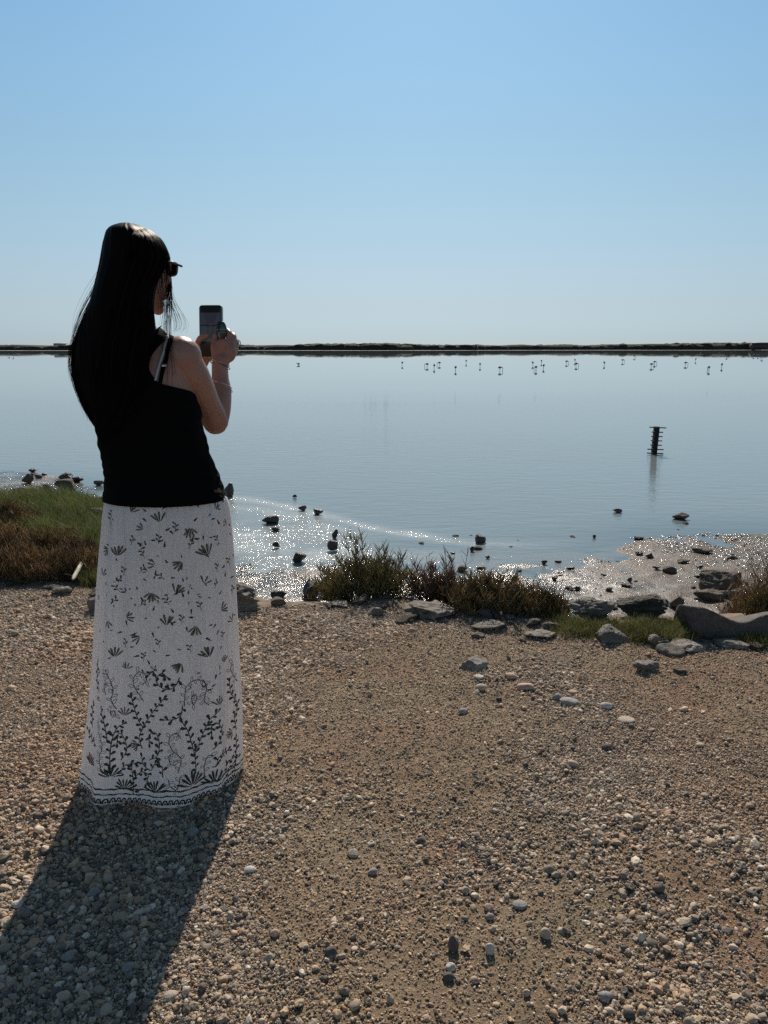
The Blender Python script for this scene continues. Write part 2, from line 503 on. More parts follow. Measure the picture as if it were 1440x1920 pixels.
scum = np.clip(1.2 * bs + inside * (0.9 * leftp + 0.5 * shore + 0.12), 0, 1) * smooth(16, 14.5, Y)
shal = smooth(0.4, -2.5, Y - np.interp(X, SX, SY) - 1.5) * smooth(16, 12, Y)
for nm, val in (('scum', scum), ('shallow', np.clip(shal, 0, 1)), ('foam', foam_a)):
    a = lagoon.data.attributes.new(nm, 'FLOAT', 'POINT')
    a.data.foreach_set('value', val.ravel().astype(np.float32))

# ------------------------------------------------------------------ far shore
def far_material():
    n = NT('coastal_scrub')
    p = n.pos((1, 1, 3))
    a = n.noise(p, 0.35, 5, 0.65)
    c = n.ramp(a.outputs[0], [(0.3, (0.008, 0.010, 0.006)), (0.55, (0.02, 0.024, 0.014)), (0.75, (0.045, 0.043, 0.028))])
    n.bsdf(c, 0.95); return n.m
def sand_material():
    n = NT('pale_shore_sand')
    a = n.noise(n.pos(), 0.2, 4, 0.6)
    n.bsdf(n.ramp(a.outputs[0], [(0.3, (0.26, 0.22, 0.19)), (0.7, (0.40, 0.35, 0.31))]), 0.9); return n.m
M['far'] = far_material(); M['sand'] = sand_material()
fx = np.arange(-420, 520, 1.2)
fy0 = 385 + 14 * fbm(fx / 90, fx * 0, seed=2, oct=3) + np.clip(fx, 0, 600) * 0.22
rows = np.array([0, 1.5, 4, 8, 12, 30, 60, 400, 1500.0])
zr = np.array([-0.3, 0.03, 0.07, 0.11, 0.14, 0.3, 0.4, 0.4, 0.4])
Xf = np.repeat(fx[None, :], len(rows), 0)
Yf = fy0[None, :] + rows[:, None]
Xf = Xf * (1 + np.clip(rows - 60, 0, None)[:, None] * 0.003)
Zf = WL + zr[:, None] + 0 * Xf
far = mesh_np('far_shore', np.stack([Xf, Yf, Zf], -1), grid_faces(len(fx), len(rows)), M['sand'], kind='structure')
tag(far, 'thin pale sand strip along the far side of the lagoon')
# scrub mass on it: rows of uneven mounds
b = Batch()
xx = np.arange(-415, 516, 1.5); hb_ = 2.5 + .5 * fbm(xx / 14, xx * 0, seed=18, oct=4) + .7 * smooth(40, 260, xx)
yy = np.interp(xx, fx, fy0) + 10 + 2 * vnoise(xx / 6, xx * 0, seed=3)
rw = np.stack([np.stack([xx, yy + dy, WL + hb_ * k_], 1) for dy, k_ in ((-3, 0), (-2, .55), (0, .95), (6, 1.0), (40, .9))])
q_ = grid_faces(len(xx), 5); b.add(rw.reshape(-1, 3), np.vstack([q_[:, [0, 1, 2]], q_[:, [0, 2, 3]]]))
r2 = np.random.default_rng(5)
N = 5200
for k in range(N):
    x = r2.uniform(-410, 510)
    back = r2.uniform(9, 30) if r2.random() < 0.75 else r2.uniform(30, 80)
    y = np.interp(x, fx, fy0) + back
    hh = 2.8 + 0.8 * float(fbm(x / 30, 0.0, seed=8, oct=3)) + 0.9 * smooth(40, 260, x) + 0.35 * smooth(-60, -190, x)
    h = hh * r2.uniform(0.7, 1.02) * (0.55 + 0.45 * min(1, back / 8))
    if r2.random() < 0.02: h *= 1.15
    w = r2.uniform(2.0, 6.0)
    m = 8
    ang = np.arange(m) / m * 2 * np.pi + r2.uniform(0, 1)
    ring0 = np.stack([x + np.cos(ang) * w * r2.uniform(0.8, 1.2, m), y + np.sin(ang) * w * 0.6, np.full(m, WL)], 1)
    ring1 = np.stack([x + np.cos(ang) * w * 0.85 * r2.uniform(0.7, 1.2, m), y + np.sin(ang) * w * 0.5, WL + h * r2.uniform(0.6, 0.9, m)], 1)
    top = np.array([[x + r2.uniform(-.5, .5), y, WL + h]])
    V = np.vstack([ring0, ring1, top])
    j = np.arange(m); j2 = (j + 1) % m
    T = np.vstack([np.stack([j, j2, m + j2], 1), np.stack([j, m + j2, m + j], 1), np.stack([m + j, m + j2, np.full(m, 2 * m)], 1)])
    b.add(V, T)
sc_ = b.build('scrub', M['far'], kind='stuff', smooth_sh=False)
tag(sc_, 'dark low scrub covering the far bank along the horizon', 'scrub')

def simple(name, col, rough=0.6, **kw):
    n = NT(name)
    a = n.noise(n.pos(obj=True), 25, 3, 0.6)
    c = n.mix(0.25, col, n.ramp(a.outputs[0], [(0.3, (0.6,) * 3), (0.7, (1.3,) * 3)]), 'MULTIPLY')
    n.bsdf(c, rough, **kw); return n.m
M['white_wall'] = simple('white_render', (0.4, 0.4, 0.39)); M['dark_hut'] = simple('dark_boards', (0.05, 0.045, 0.04))
def box(cx, cy, cz, sx_, sy_, sz_):
    V = np.array([[x, y, z] for x in (-.5, .5) for y in (-.5, .5) for z in (-.5, .5)]) * [sx_, sy_, sz_] + [cx, cy, cz]
    return V, np.array([[0, 1, 3, 2], [4, 6, 7, 5], [0, 4, 5, 1], [2, 3, 7, 6], [0, 2, 6, 4], [1, 5, 7, 3]])
def gable(cx, cy, cz, w, d, h):
    V = np.array([[-w/2, -d/2, 0], [w/2, -d/2, 0], [w/2, d/2, 0], [-w/2, d/2, 0], [-w/2, 0, h], [w/2, 0, h]]) + [cx, cy, cz]
    return V, np.array([[0, 1, 5], [0, 5, 4], [2, 3, 4], [2, 4, 5], [0, 4, 3], [1, 2, 5], [0, 3, 2], [0, 2, 1]])
def hut(u, vb, w, h, mat_w, label):
    p = PY(u, vb, 402 + (30 if u > 1000 else 0)); 
    e = empty('hut', (p.x, p.y, WL + 0.5)); tag(e, label, 'hut')
    b = Batch(); b.add(*box(0, 0, h * 0.35 + 0.9, w, 4, h * 0.7 + 1.8)); b.build('wall', mat_w, e, smooth_sh=False)
    b = Batch(); b.add(*gable(0, 0, h * 0.7 + 1.8, w * 1.06, 4.6, h * 0.35)); b.build('roof', M['dark_hut'] if mat_w is M['dark_hut'] else M['white_wall'], e, smooth_sh=False)
hut(115, 655, 6, 1.3, M['white_wall'], 'long low white building in the scrub on the far left shore')
hut(1423, 652, 9, 1.7, M['dark_hut'], 'dark low shed in the scrub at the far right shore')

# ------------------------------------------------------------------ rocks
def ico(sub):
    import bmesh
    bm = bmesh.new(); bmesh.ops.create_icosphere(bm, subdivisions=sub, radius=1.0)
    V = np.array([v.co[:] for v in bm.verts]); Fs = np.array([[v.index for v in f.verts] for f in bm.faces]); bm.free()
    return V, Fs
ICO = {k: ico(k) for k in (1, 2, 3, 4, 5)}

def rock_shape(seed, sub=4, cuts=9, rough=0.05, roundness=0.0, boxy=0.0):
    r = np.random.default_rng(seed)
    V, Fs = ICO[sub]
    V = V.copy()
    if boxy > 0:
        m = np.max(np.abs(V), axis=1, keepdims=True)
        V = V * (1 - boxy) + V / m * 0.85 * boxy
    for k in range(cuts):
        d = r.normal(size=3); d /= np.linalg.norm(d)
        off = r.uniform(0.42, 0.82) + roundness
        s = V @ d
        V = V - np.clip(s - off, 0, None)[:, None] * d[None, :] * 0.94
    o = r.uniform(0, 50)
    N = V / (np.linalg.norm(V, axis=1, keepdims=True) + 1e-9)
    dsp = rough * (fbm(V[:, 0] * 2.8 + o, V[:, 1] * 2.8, V[:, 2] * 3.4, seed=seed % 97, oct=5, gain=0.62) - 1.3 * np.abs(vnoise(V[:, 0] * 3.6 + o, V[:, 1] * 3.6, V[:, 2] * 6.5, seed=seed % 89)))
    V = V + N * dsp[:, None]
    V = V / np.abs(V).max(axis=0)
    return V, Fs

def place_rock(name, u0, u1, v0, v1, mat, label, cat, seed, sub=4, cuts=10, rough=0.06, roundness=0.0, boxy=0.0, depth=0.75, sink=0.12, top_taper=None, yaw=None, tilt=0.0, group=None, zb=None):
    um = (u0 + u1) / 2
    p = hit(um, v1) if zb is None else PZ(um, v1, zb)
    if p.z <= WL + 0.001: p.z = WL
    dist = (Vector(p) - Vector((0, 0, CAMZ))).length
    fw = p.y * CP + (CAMZ - p.z) * SP
    w = (u1 - u0) / F * fw
    app = (v1 - v0) / F * fw
    sd = (CAMZ - p.z) / dist
    dep = w * depth
    h = (app - 0.62 * dep * sd) / math.sqrt(1 - sd * sd)
    if h < 0.25 * app:
        h = 0.3 * app; dep = max(0.3 * w, (app - h) / (0.62 * sd + 1e-6)); dep = min(dep, w * 1.2)
    if cat == 'pebble' and 'upright' not in label:
        h = min(h, w * .62); dep = max(dep, w * .8)
    V, Fs = rock_shape(seed, sub, cuts, rough, roundness, boxy)
    yaw = random.uniform(0, 0) if yaw is None else yaw
    H = h * (1 + sink)
    V = V * [w / 2, dep / 2, H / 2]
    if top_taper:
        V[:, 0] *= 1 - top_taper * smooth(-H / 2, H / 2, V[:, 2])
    if tilt:
        V[:, 2] += V[:, 0] * tilt
    V[:, 2] += H / 2 - (H - h)
    o = mesh_np(name, V, Fs, mat)
    o.location = (p.x, p.y + dep / 2 * 0.8, p.z)
    tag(o, label, cat, group)
    return o

B, G, S = 'boulder', 'rock', 'stone'
ROCKS = [
 # bank
 ('boulder', 385, 490, 1076, 1150, 'rock_grey', 'large layered grey boulder right beside the skirt', B, dict(sub=5, cuts=14, rough=.13, boxy=.3)),
 ('boulder', 566, 606, 1084, 1126, 'rock_dark', 'dark rounded boulder half hidden at the left foot of the green shrub', B, dict()),
 ('rock', 600, 652, 1124, 1142, 'rock_grey', 'flat grey slab at the left foot of the green shrub', G, dict(cuts=12)),
 ('rock', 688, 722, 1134, 1158, 'rock_grey', 'smooth grey stone in front of the green shrub', G, dict(roundness=.1)),
 ('boulder', 755, 860, 1120, 1166, 'rock_grey', 'broad flat grey boulder between the green and the reddish shrub', B, dict(sub=5, cuts=18, rough=.12, depth=1.0, sink=.5)),
 ('rock', 884, 962, 1158, 1186, 'rock_grey', 'grey pointed slab at the front edge of the low brown shrub', G, dict(cuts=16)),
 ('stone', 884, 912, 1183, 1198, 'rock_brown', 'small brown block just in front of the grey pointed slab', S, dict(boxy=.4)),
 ('rock', 985, 1052, 1176, 1200, 'rock_pale', 'pale flat rock sunk in gravel beside the grass tuft', G, dict()),
 ('boulder', 1066, 1158, 1116, 1172, 'rock_grey', 'rough grey boulder on the bank left of the dark boulder', B, dict(sub=5, cuts=14, rough=.14)),
 ('boulder', 1160, 1264, 1102, 1162, 'rock_pitted', 'large dark pitted boulder with a lumpy top on the bank', B, dict(sub=5, rough=.13, cuts=8)),
 ('rock', 1108, 1190, 1168, 1210, 'rock_grey', 'angular grey rock with sloping left side at the gravel edge', G, dict(sub=5, cuts=18, top_taper=.5)),
 ('rock', 1256, 1292, 1114, 1142, 'rock_brown', 'brown block wedged right of the dark pitted boulder', G, dict(boxy=.5)),
 ('boulder', 1320, 1403, 1066, 1116, 'rock_brown', 'squarish brown boulder standing on the wet mud at right', B, dict(sub=5, boxy=.7, cuts=8, rough=.05)),
 ('rock', 1310, 1372, 1100, 1128, 'rock_brown', 'flat brown rock in front of the squarish boulder', G, dict(boxy=.3)),
 ('rock', 1244, 1332, 1196, 1224, 'rock_pale', 'flat pale slab at the gravel edge before the big smooth boulder', G, dict(cuts=14)),
 ('rock', 1345, 1412, 1194, 1217, 'rock_grey', 'low grey slab at the right foot of the big smooth boulder', G, dict(cuts=14)),
 ('stone', 1214, 1240, 1189, 1211, 'rock_pale', 'small pale upright stone beside the green grass patch', S, dict()),
 ('stone', 1232, 1258, 1200, 1216, 'rock_grey', 'small grey stone leaning at the edge of the green grass patch', S, dict()),
 ('rock', 1190, 1243, 1236, 1261, 'rock_grey', 'flat split grey slab lying alone on the gravel at right', G, dict(cuts=16)),
 ('stone', 1264, 1292, 1248, 1264, 'rock_brown', 'small brown tilted stone right of the split grey slab', S, dict(boxy=.3)),
 ('rock', 864, 918, 1230, 1258, 'rock_pale', 'cream rock half buried in reddish gravel', G, dict(roundness=.1, sink=.6, depth=1.0)),
 ('rock', 156, 196, 1118, 1152, 'rock_grey', 'grey slanting rock at the left edge of the skirt', G, dict(cuts=14)),
 ('rock', 94, 130, 1100, 1118, 'rock_grey', 'flat grey slab at the foot of the dry brown brush', G, dict(boxy=.6, rough=.03)),
 # mud, middle
 ('rock', 490, 525, 963, 983, 'rock_dark', 'dark rock with a small knob in the glittering shallows', G, dict()),
 ('stone', 508, 527, 986, 997, 'rock_dark', 'small dark stone just below the knobbed rock', S, dict()),
 ('stone', 510, 526, 1015, 1029, 'rock_dark', 'small upright dark stone in the left shallows', S, dict()),
 ('rock', 545, 574, 1033, 1057, 'rock_dark', 'wedge shaped dark rock in the left shallows', G, dict()),
 ('rock', 613, 635, 1010, 1034, 'rock_dark', 'round black rock just above the green shrub', G, dict(roundness=.1)),
 ('stone', 622, 636, 991, 1010, 'rock_dark', 'narrow upright dark stone behind the round black rock', S, dict()),
 ('stone', 558, 574, 947, 958, 'rock_dark', 'small jagged dark stone at the upper edge of the bright scum', S, dict()),
 ('stone', 585, 606, 953, 966, 'rock_dark', 'low dark stone on the bright scum line', S, dict()),
 ('stone', 548, 557, 926, 934, 'rock_dark', 'tiny dark stone in open water above the bright scum', S, dict()),
 ('rock', 504, 537, 1104, 1124, 'rock_dark', 'dark rough rock at the mud edge right of the layered boulder', G, dict()),
 ('rock', 502, 536, 1119, 1137, 'rock_brown', 'brown low rock touching gravel below the dark rough rock', G, dict()),
 ('rock', 416, 438, 902, 932, 'rock_dark', 'dark upright rock in the water behind the hip', G, dict(boxy=.4)),
 ('rock', 888, 914, 999, 1019, 'rock_dark', 'lone dark domed rock on the scum line in mid water', G, dict(top_taper=.3)),
 ('stone', 879, 891, 1022, 1035, 'rock_dark', 'tiny dark stone just below the domed rock', S, dict()),
 ('stone', 808, 820, 1056, 1067, 'rock_dark', 'tiny dark stone behind the reddish shrub', S, dict()),
 ('stone', 890, 913, 1060, 1068, 'rock_dark', 'thin flat dark stone right of the reddish shrub top', S, dict()),
 ('stone', 858, 880, 1058, 1073, 'rock_brown', 'brown stone peeping over the reddish shrub', S, dict()),
 ('stone', 909, 919, 1040, 1048, 'rock_dark', 'tiny pale topped stone in the shallows below the domed rock', S, dict()),
 ('stone', 844, 855, 1033, 1039, 'rock_dark', 'tiny flat stone left of the domed rock', S, dict()),
 ('stone', 1015, 1027, 1049, 1059, 'rock_dark', 'tiny dark stone at the tip of the dark blue pool', S, dict()),
 # mud, right
 ('stone', 1150, 1168, 952, 962, 'rock_brown', 'small brown stone in open water below the depth marker', S, dict()),
 ('rock', 1264, 1296, 960, 976, 'rock_brown', 'flat brown rock in open water at right', G, dict(boxy=.3)),
 ('stone', 1192, 1208, 1032, 1042, 'rock_dark', 'small dark stone, left one of a pair on the glittering mud', S, dict()),
 ('stone', 1211, 1229, 1035, 1047, 'rock_dark', 'small dark stone, right one of a pair on the glittering mud', S, dict()),
 ('stone', 1225, 1240, 1060, 1069, 'rock_dark', 'small dark lump left of the flat wet slab on mud', S, dict()),
 ('rock', 1243, 1271, 1060, 1075, 'rock_brown', 'flat wet slab on the glittering mud', G, dict(boxy=.4)),
 ('rock', 1300, 1340, 1025, 1038, 'rock_brown', 'flat brown rock on the upper mud left of the twiggy bush', G, dict()),
 ('stone', 1267, 1295, 1046, 1057, 'rock_brown', 'low crumbly lump of mud stone below the flat brown rock', S, dict()),
 ('stone', 1306, 1321, 1059, 1067, 'rock_dark', 'small black flat stone above the squarish boulder', S, dict()),
 ('stone', 1300, 1323, 1074, 1083, 'rock_dark', 'thin dark stone touching the left side of the squarish boulder', S, dict()),
 ('stone', 1175, 1190, 1081, 1093, 'rock_dark', 'small dark pyramid stone above the dark pitted boulder', S, dict(top_taper=.4)),
 ('stone', 1163, 1187, 1093, 1101, 'rock_brown', 'flat brown stone just above the dark pitted boulder', S, dict()),
 ('stone', 1136, 1152, 1100, 1109, 'rock_brown', 'small brown stone left of the top of the dark pitted boulder', S, dict()),
 ('stone', 1076, 1091, 1098, 1108, 'rock_dark', 'small dark stone above the rough grey boulder', S, dict()),
 ('stone', 1060, 1079, 1060, 1068, 'rock_dark', 'flat dark stone with light rim on mid mud', S, dict()),
 ('stone', 1034, 1048, 1078, 1089, 'rock_dark', 'small black stone left of the middle mud', S, dict()),
 ('stone', 1046, 1068, 1122, 1135, 'rock_dark', 'black stone left of the rough grey boulder', S, dict()),
 ('stone', 1111, 1119, 1002, 1009, 'rock_dark', 'tiny dark stone in water at the right end of the scum line', S, dict()),
 # left shore
 ('rock', 52, 69, 878, 886, 'rock_dark', 'flat dark rock alone in the water at far left', G, dict()),
 ('rock', 38, 60, 887, 907, 'rock_brown', 'reddish brown boulder on the left mud', G, dict()),
 ('stone', 54, 62, 887, 896, 'rock_dark', 'tiny dark stone behind the reddish brown boulder', S, dict()),
 ('rock', 62, 78, 887, 897, 'rock_brown', 'low brown rock at the left water edge', G, dict()),
 ('stone', 75, 87, 886, 892, 'rock_dark', 'thin dark stone in water beside the low brown rock', S, dict()),
 ('boulder', 98, 144, 897, 920, 'rock_brown', 'big dark brown boulder carrying stacked slabs at left shore', B, dict(sub=4, boxy=.3)),
 ('rock', 105, 134, 884, 901, 'rock_dark', 'dark slab lying on top of the big brown boulder', G, dict(boxy=.7, zb=-0.72)),
 ('rock', 133, 157, 890, 905, 'rock_dark', 'dark angular rock in water right of the stacked slabs', G, dict()),
 ('rock', 72, 99, 906, 932, 'rock_plain', 'smooth grey rounded boulder behind the green grass', G, dict(top_taper=.3)),
 ('rock', 18, 68, 911, 932, 'rock_brown', 'long low brown rock behind the grass at far left', G, dict()),
 ('stone', 174, 194, 898, 911, 'rock_grey', 'pale greyish stone in water just left of the waist', S, dict()),
 ('boulder', 160, 203, 944, 978, 'rock_brown', 'folded brown boulder at the water edge left of the skirt', B, dict(rough=.1)),
 ('rock', 150, 173, 953, 964, 'rock_brown', 'flat brown rock left of the folded boulder', G, dict()),
 ('rock', 180, 204, 930, 941, 'rock_dark', 'flat dark rock above the folded boulder', G, dict()),
]
for i, (nm, u0, u1, v0, v1, mk, lab, cat, kw) in enumerate(ROCKS):
    if (u1 - u0) < 40 and 'sub' not in kw: kw = dict(kw, sub=3)
    place_rock(nm, u0, u1, v0, v1, M[mk], lab, cat, 100 + i * 7, **kw)

# the big smooth boulder at the right edge of the bank: a wedge with a flat face and a sloping broken top
def wedge_boulder():
    fr = [(1296, 1137), (1322, 1140), (1350, 1152), (1392, 1167), (1440, 1153), (1500, 1150), (1500, 1200), (1440, 1205), (1385, 1212), (1352, 1212), (1322, 1204), (1300, 1178)]
    Yf_ = 3.43
    pts = [PY(u, v, Yf_ + (v - 1205) / 1440 * 0.9 * -1 * 0.25) for u, v in fr]
    ctr = sum(pts, Vector()) / len(pts)
    rings = []
    for k, (sc, dy, dz) in enumerate([(0.0, 0.0, 0), (0.45, -0.004, 0), (0.8, 0.0, 0), (0.96, 0.008, 0), (1.0, 0.03, -0.008), (0.99, 0.10, -0.028), (0.95, 0.20, -0.075), (0.85, 0.30, -0.15), (0.6, 0.36, -0.22), (0.0, 0.38, -0.26)]):
        ring = []
        cl = catmull([list(p) for p in pts] + [list(pts[0])], 97)[:-1]
        for j, p in enumerate(cl):
            q = np.array(ctr) + (p - np.array(ctr)) * sc
            q[1] += dy; q[2] += dz
            ring.append(q)
        rings.append(ring)
    V = np.array(rings).reshape(-1, 3)
    N = V - np.array(ctr) - [0, 0.2, 0]; N /= np.linalg.norm(N, axis=1, keepdims=True)
    back = smooth(0.01, 0.08, V[:, 1] - (ctr.y + 0.0))
    V = V + N * (0.010 + 0.022 * back)[:, None] * fbm(V[:, 0] * 9, V[:, 1] * 9, V[:, 2] * 14, seed=66, oct=5, gain=.6)[:, None]
    o = mesh_np('boulder', V - np.array([ctr.x, ctr.y, 0]), grid_faces(96, len(rings), closed=True), M['rock_plain'])
    o.location = (ctr.x, ctr.y, 0)
    tag(o, 'biggest boulder, smooth flat faced grey brown with sloping top at right edge of bank', B)
wedge_boulder()

COB = [
 (970, 1004, 1279, 1298, 'cob_pink', 'pale pinkish flat cobble on reddish gravel'),
 (1036, 1054, 1296, 1314, 'cob_grey', 'round grey cobble leaning on the flat oval one'),
 (1049, 1088, 1308, 1325, 'cob_grey', 'largest flat oval grey cobble beside the round one'),
 (1161, 1194, 1345, 1358, 'cob_cream', 'isolated long pale oval cobble at right'),
 (892, 915, 1281, 1297, 'cob_cream', 'cream cobble in front of the half buried rock'),
 (947, 970, 1261, 1274, 'cob_pink', 'small peach cobble right of the half buried rock'),
 (889, 908, 1264, 1274, 'cob_white', 'whitish flat cobble just below the half buried rock'),
 (1127, 1150, 1315, 1331, 'cob_white', 'whitish crumbly cobble right of the large oval one'),
 (860, 878, 1327, 1339, 'cob_grey', 'pale grey cobble on the middle gravel'),
 (1066, 1085, 1294, 1303, 'cob_pink', 'thin pale flake behind the large oval cobble'),
 (1129, 1148, 1395, 1409, 'cob_dark', 'dark grey lump below the whitish crumbly cobble'),
 (840, 861, 1756, 1789, 'cob_dark', 'tall upright grey green stone near the bottom centre'),
 (608, 632, 1772, 1797, 'cob_dark', 'black angular stone casting a shadow at bottom centre left'),
 (1013, 1034, 1744, 1766, 'cob_cream', 'tan upright pebble with a sharp shadow on bare sand'),
 (908, 928, 1769, 1793, 'cob_white', 'whitish angular pebble right of the tall upright stone'),
 (961, 991, 1690, 1707, 'cob_grey', 'oblong grey pebble above the bare sand patch'),
 (907, 926, 1693, 1711, 'cob_pink', 'pinkish rounded pebble left of the oblong grey one'),
 (911, 928, 1711, 1728, 'cob_grey', 'grey pebble touching the pinkish rounded one from below'),
 (918, 935, 1733, 1751, 'cob_cream', 'cream egg shaped pebble on the bare sand patch'),
 (830, 852, 1825, 1845, 'cob_dark', 'grey green round pebble low in the bottom centre'),
 (1124, 1150, 1861, 1881, 'cob_grey', 'chunky light grey pebble near the bottom right'),
 (651, 673, 1593, 1610, 'cob_cream', 'cream domed pebble in the dark gravel band'),
 (689, 708, 1627, 1643, 'cob_grey', 'angular light grey pebble below the cream domed one'),
 (782, 801, 1571, 1586, 'cob_dark', 'blue grey pointed pebble in the dark gravel band'),
 (836, 855, 1806, 1824, 'cob_white', 'pale rounded pebble just above the grey green one'),
 (882, 900, 1830, 1849, 'cob_pink', 'beige rounded pebble right of the grey green one'),
 (1170, 1193, 1886, 1912, 'cob_dark', 'dark faceted pebble at the bottom right edge'),
 (865, 883, 1664, 1678, 'cob_cream', 'cream pebble on top of a dark one above the sand patch'),
 (164, 186, 1662, 1684, 'cob_grey', 'grey rounded pebble in the middle of the shadow'),
 (226, 253, 1809, 1828, 'cob_grey', 'flat oval grey pebble low in the shadow'),
 (303, 334, 1861, 1880, 'cob_cream', 'long tilted tan pebble on the right edge of the shadow'),
 (111, 138, 1780, 1805, 'cob_grey', 'large pale pebble in the left part of the shadow'),
 (95, 120, 1847, 1874, 'cob_dark', 'dark rounded pebble at the lower left in the shadow'),
 (505, 525, 1745, 1761, 'cob_pink', 'pinkish pebble on sunlit gravel right of the shadow'),
 (493, 514, 1790, 1808, 'cob_cream', 'beige pebble on sunlit gravel low right of the shadow'),
 (346, 372, 1552, 1572, 'cob_grey', 'grey flat pebble in the shadow right below the hem'),
 (455, 478, 1625, 1640, 'cob_white', 'whitish pebble close to the right edge of the shadow'),
 (18, 42, 1690, 1706, 'cob_white', 'whitish pebble left of the shadow near the frame edge'),
]
for i, (u0, u1, v0, v1, mk, lab) in enumerate(COB):
    place_rock('cobble' if u1 - u0 > 21 else 'pebble', u0, u1, v0, v1, M[mk], lab, 'pebble', 900 + i * 3, sub=3, cuts=5 if 'angular' in lab or 'faceted' in lab else 3,
               rough=.03, roundness=.12, depth=.8, sink=.25)

# ------------------------------------------------------------------ gravel
def dens(x, y):
    """0..1: how much loose gravel lies on the sand"""
    d = 0.55 + 0.95 * fbm(x * 1.3, y * 1.3, seed=51, oct=4) + 0.35 * fbm(x * 5, y * 5, seed=57, oct=2)
    d = d + 0.35 * smooth(-0.1, -0.9, x) + 0.12 * smooth(3.0, 4.0, y) - 0.22 * smooth(-.3, .4, x) * smooth(1.7, 2.6, y)
    return np.clip(d, 0.10, 1)

def scatter_pts(n, seed, xmax=0.5, pad=0.7, floor=0.0):
    r = np.random.default_rng(seed)
    y = r.uniform(1.0, 4.7, n * 3); x = r.uniform(-3.2, 3.2, n * 3)
    ok = (np.abs(x) < y * 0.53 + pad * 0.45) & (y < np.interp(x, GX, GY) + 0.06 * r.normal(size=n * 3))
    x, y = x[ok][:n * 2], y[ok][:n * 2]
    keep = r.random(len(x)) < np.maximum(dens(x, y), floor)
    return x[keep][:n], y[keep][:n], r

def gravel_tree(name, sub, nvar, mat, nz=0.5, squash=0.7):
    t = bpy.data.node_groups.new(name, 'GeometryNodeTree')
    t.interface.new_socket('Geometry', in_out='INPUT', socket_type='NodeSocketGeometry')
    t.interface.new_socket('Geometry', in_out='OUTPUT', socket_type='NodeSocketGeometry')
    gi = t.nodes.new('NodeGroupInput'); go = t.nodes.new('NodeGroupOutput')
    join = t.nodes.new('GeometryNodeJoinGeometry')
    for k in range(nvar):
        ic = t.nodes.new('GeometryNodeMeshIcoSphere'); ic.inputs['Radius'].default_value = 0.5; ic.inputs['Subdivisions'].default_value = sub
        ps = t.nodes.new('GeometryNodeInputPosition')
        nz_ = t.nodes.new('ShaderNodeTexNoise'); nz_.noise_dimensions = '4D'; nz_.inputs['W'].default_value = k * 7.3
        nz_.inputs['Scale'].default_value = 2.2; nz_.inputs['Detail'].default_value = 1.0
        t.links.new(ps.outputs[0], nz_.inputs['Vector'])
        sub_ = t.nodes.new('ShaderNodeVectorMath'); sub_.operation = 'SUBTRACT'; sub_.inputs[1].default_value = (.5, .5, .5)
        t.links.new(nz_.outputs['Color'], sub_.inputs[0])
        sc1 = t.nodes.new('ShaderNodeVectorMath'); sc1.operation = 'SCALE'; sc1.inputs['Scale'].default_value = nz
        t.links.new(sub_.outputs[0], sc1.inputs[0])
        ad = t.nodes.new('ShaderNodeVectorMath'); ad.operation = 'ADD'
        t.links.new(ps.outputs[0], ad.inputs[0]); t.links.new(sc1.outputs[0], ad.inputs[1])
        mu = t.nodes.new('ShaderNodeVectorMath'); mu.operation = 'MULTIPLY'
        mu.inputs[1].default_value = (1.0 + 0.18 * math.sin(k * 2.1), 0.8 + 0.12 * math.cos(k * 1.7), squash + 0.12 * math.sin(k * 3.3))
        t.links.new(ad.outputs[0], mu.inputs[0])
        spn = t.nodes.new('GeometryNodeSetPosition')
        t.links.new(ic.outputs[0], spn.inputs['Geometry']); t.links.new(mu.outputs[0], spn.inputs['Position'])
        sm = t.nodes.new('GeometryNodeSetMaterial'); sm.inputs['Material'].default_value = mat
        t.links.new(spn.outputs[0], sm.inputs['Geometry'])
        ss = t.nodes.new('GeometryNodeSetShadeSmooth'); t.links.new(sm.outputs[0], ss.inputs['Geometry'])
        ss.inputs['Shade Smooth'].default_value = (k % 3 == 0) and name != 'crumb_nodes'
        g2 = t.nodes.new('GeometryNodeGeometryToInstance'); t.links.new(ss.outputs[0], g2.inputs[0])
        t.links.new(g2.outputs[0], join.inputs[0])
    iop = t.nodes.new('GeometryNodeInstanceOnPoints')
    t.links.new(gi.outputs[0], iop.inputs['Points']); t.links.new(join.outputs[0], iop.inputs['Instance'])
    iop.inputs['Pick Instance'].default_value = True
    for nm, typ, sock in (('idx', 'INT', 'Instance Index'), ('rot', 'FLOAT_VECTOR', 'Rotation'), ('scl', 'FLOAT_VECTOR', 'Scale')):
        na = t.nodes.new('GeometryNodeInputNamedAttribute'); na.data_type = typ; na.inputs['Name'].default_value = nm
        if nm == 'rot':
            e2r = t.nodes.new('FunctionNodeEulerToRotation'); t.links.new(na.outputs[0], e2r.inputs[0]); t.links.new(e2r.outputs[0], iop.inputs[sock])
        else:
            t.links.new(na.outputs[0], iop.inputs[sock])
    t.links.new(iop.outputs[0], go.inputs[0])
    return t

def scatter(name, P, rot, scl, idx, tree, label, cat, parent=None):
    me = bpy.data.meshes.new(name); me.vertices.add(len(P)); me.vertices.foreach_set('co', np.asarray(P, np.float32).ravel())
    a = me.attributes.new('rot', 'FLOAT_VECTOR', 'POINT'); a.data.foreach_set('vector', np.asarray(rot, np.float32).ravel())
    a = me.attributes.new('scl', 'FLOAT_VECTOR', 'POINT'); a.data.foreach_set('vector', np.asarray(scl, np.float32).ravel())
    a = me.attributes.new('idx', 'INT', 'POINT'); a.data.foreach_set('value', np.asarray(idx, np.int32).ravel())
    o = bpy.data.objects.new(name, me); C.objects.link(o)
    md = o.modifiers.new('scatter', 'NODES'); md.node_group = tree
    tag(o, label, cat, kind='stuff')
    return o

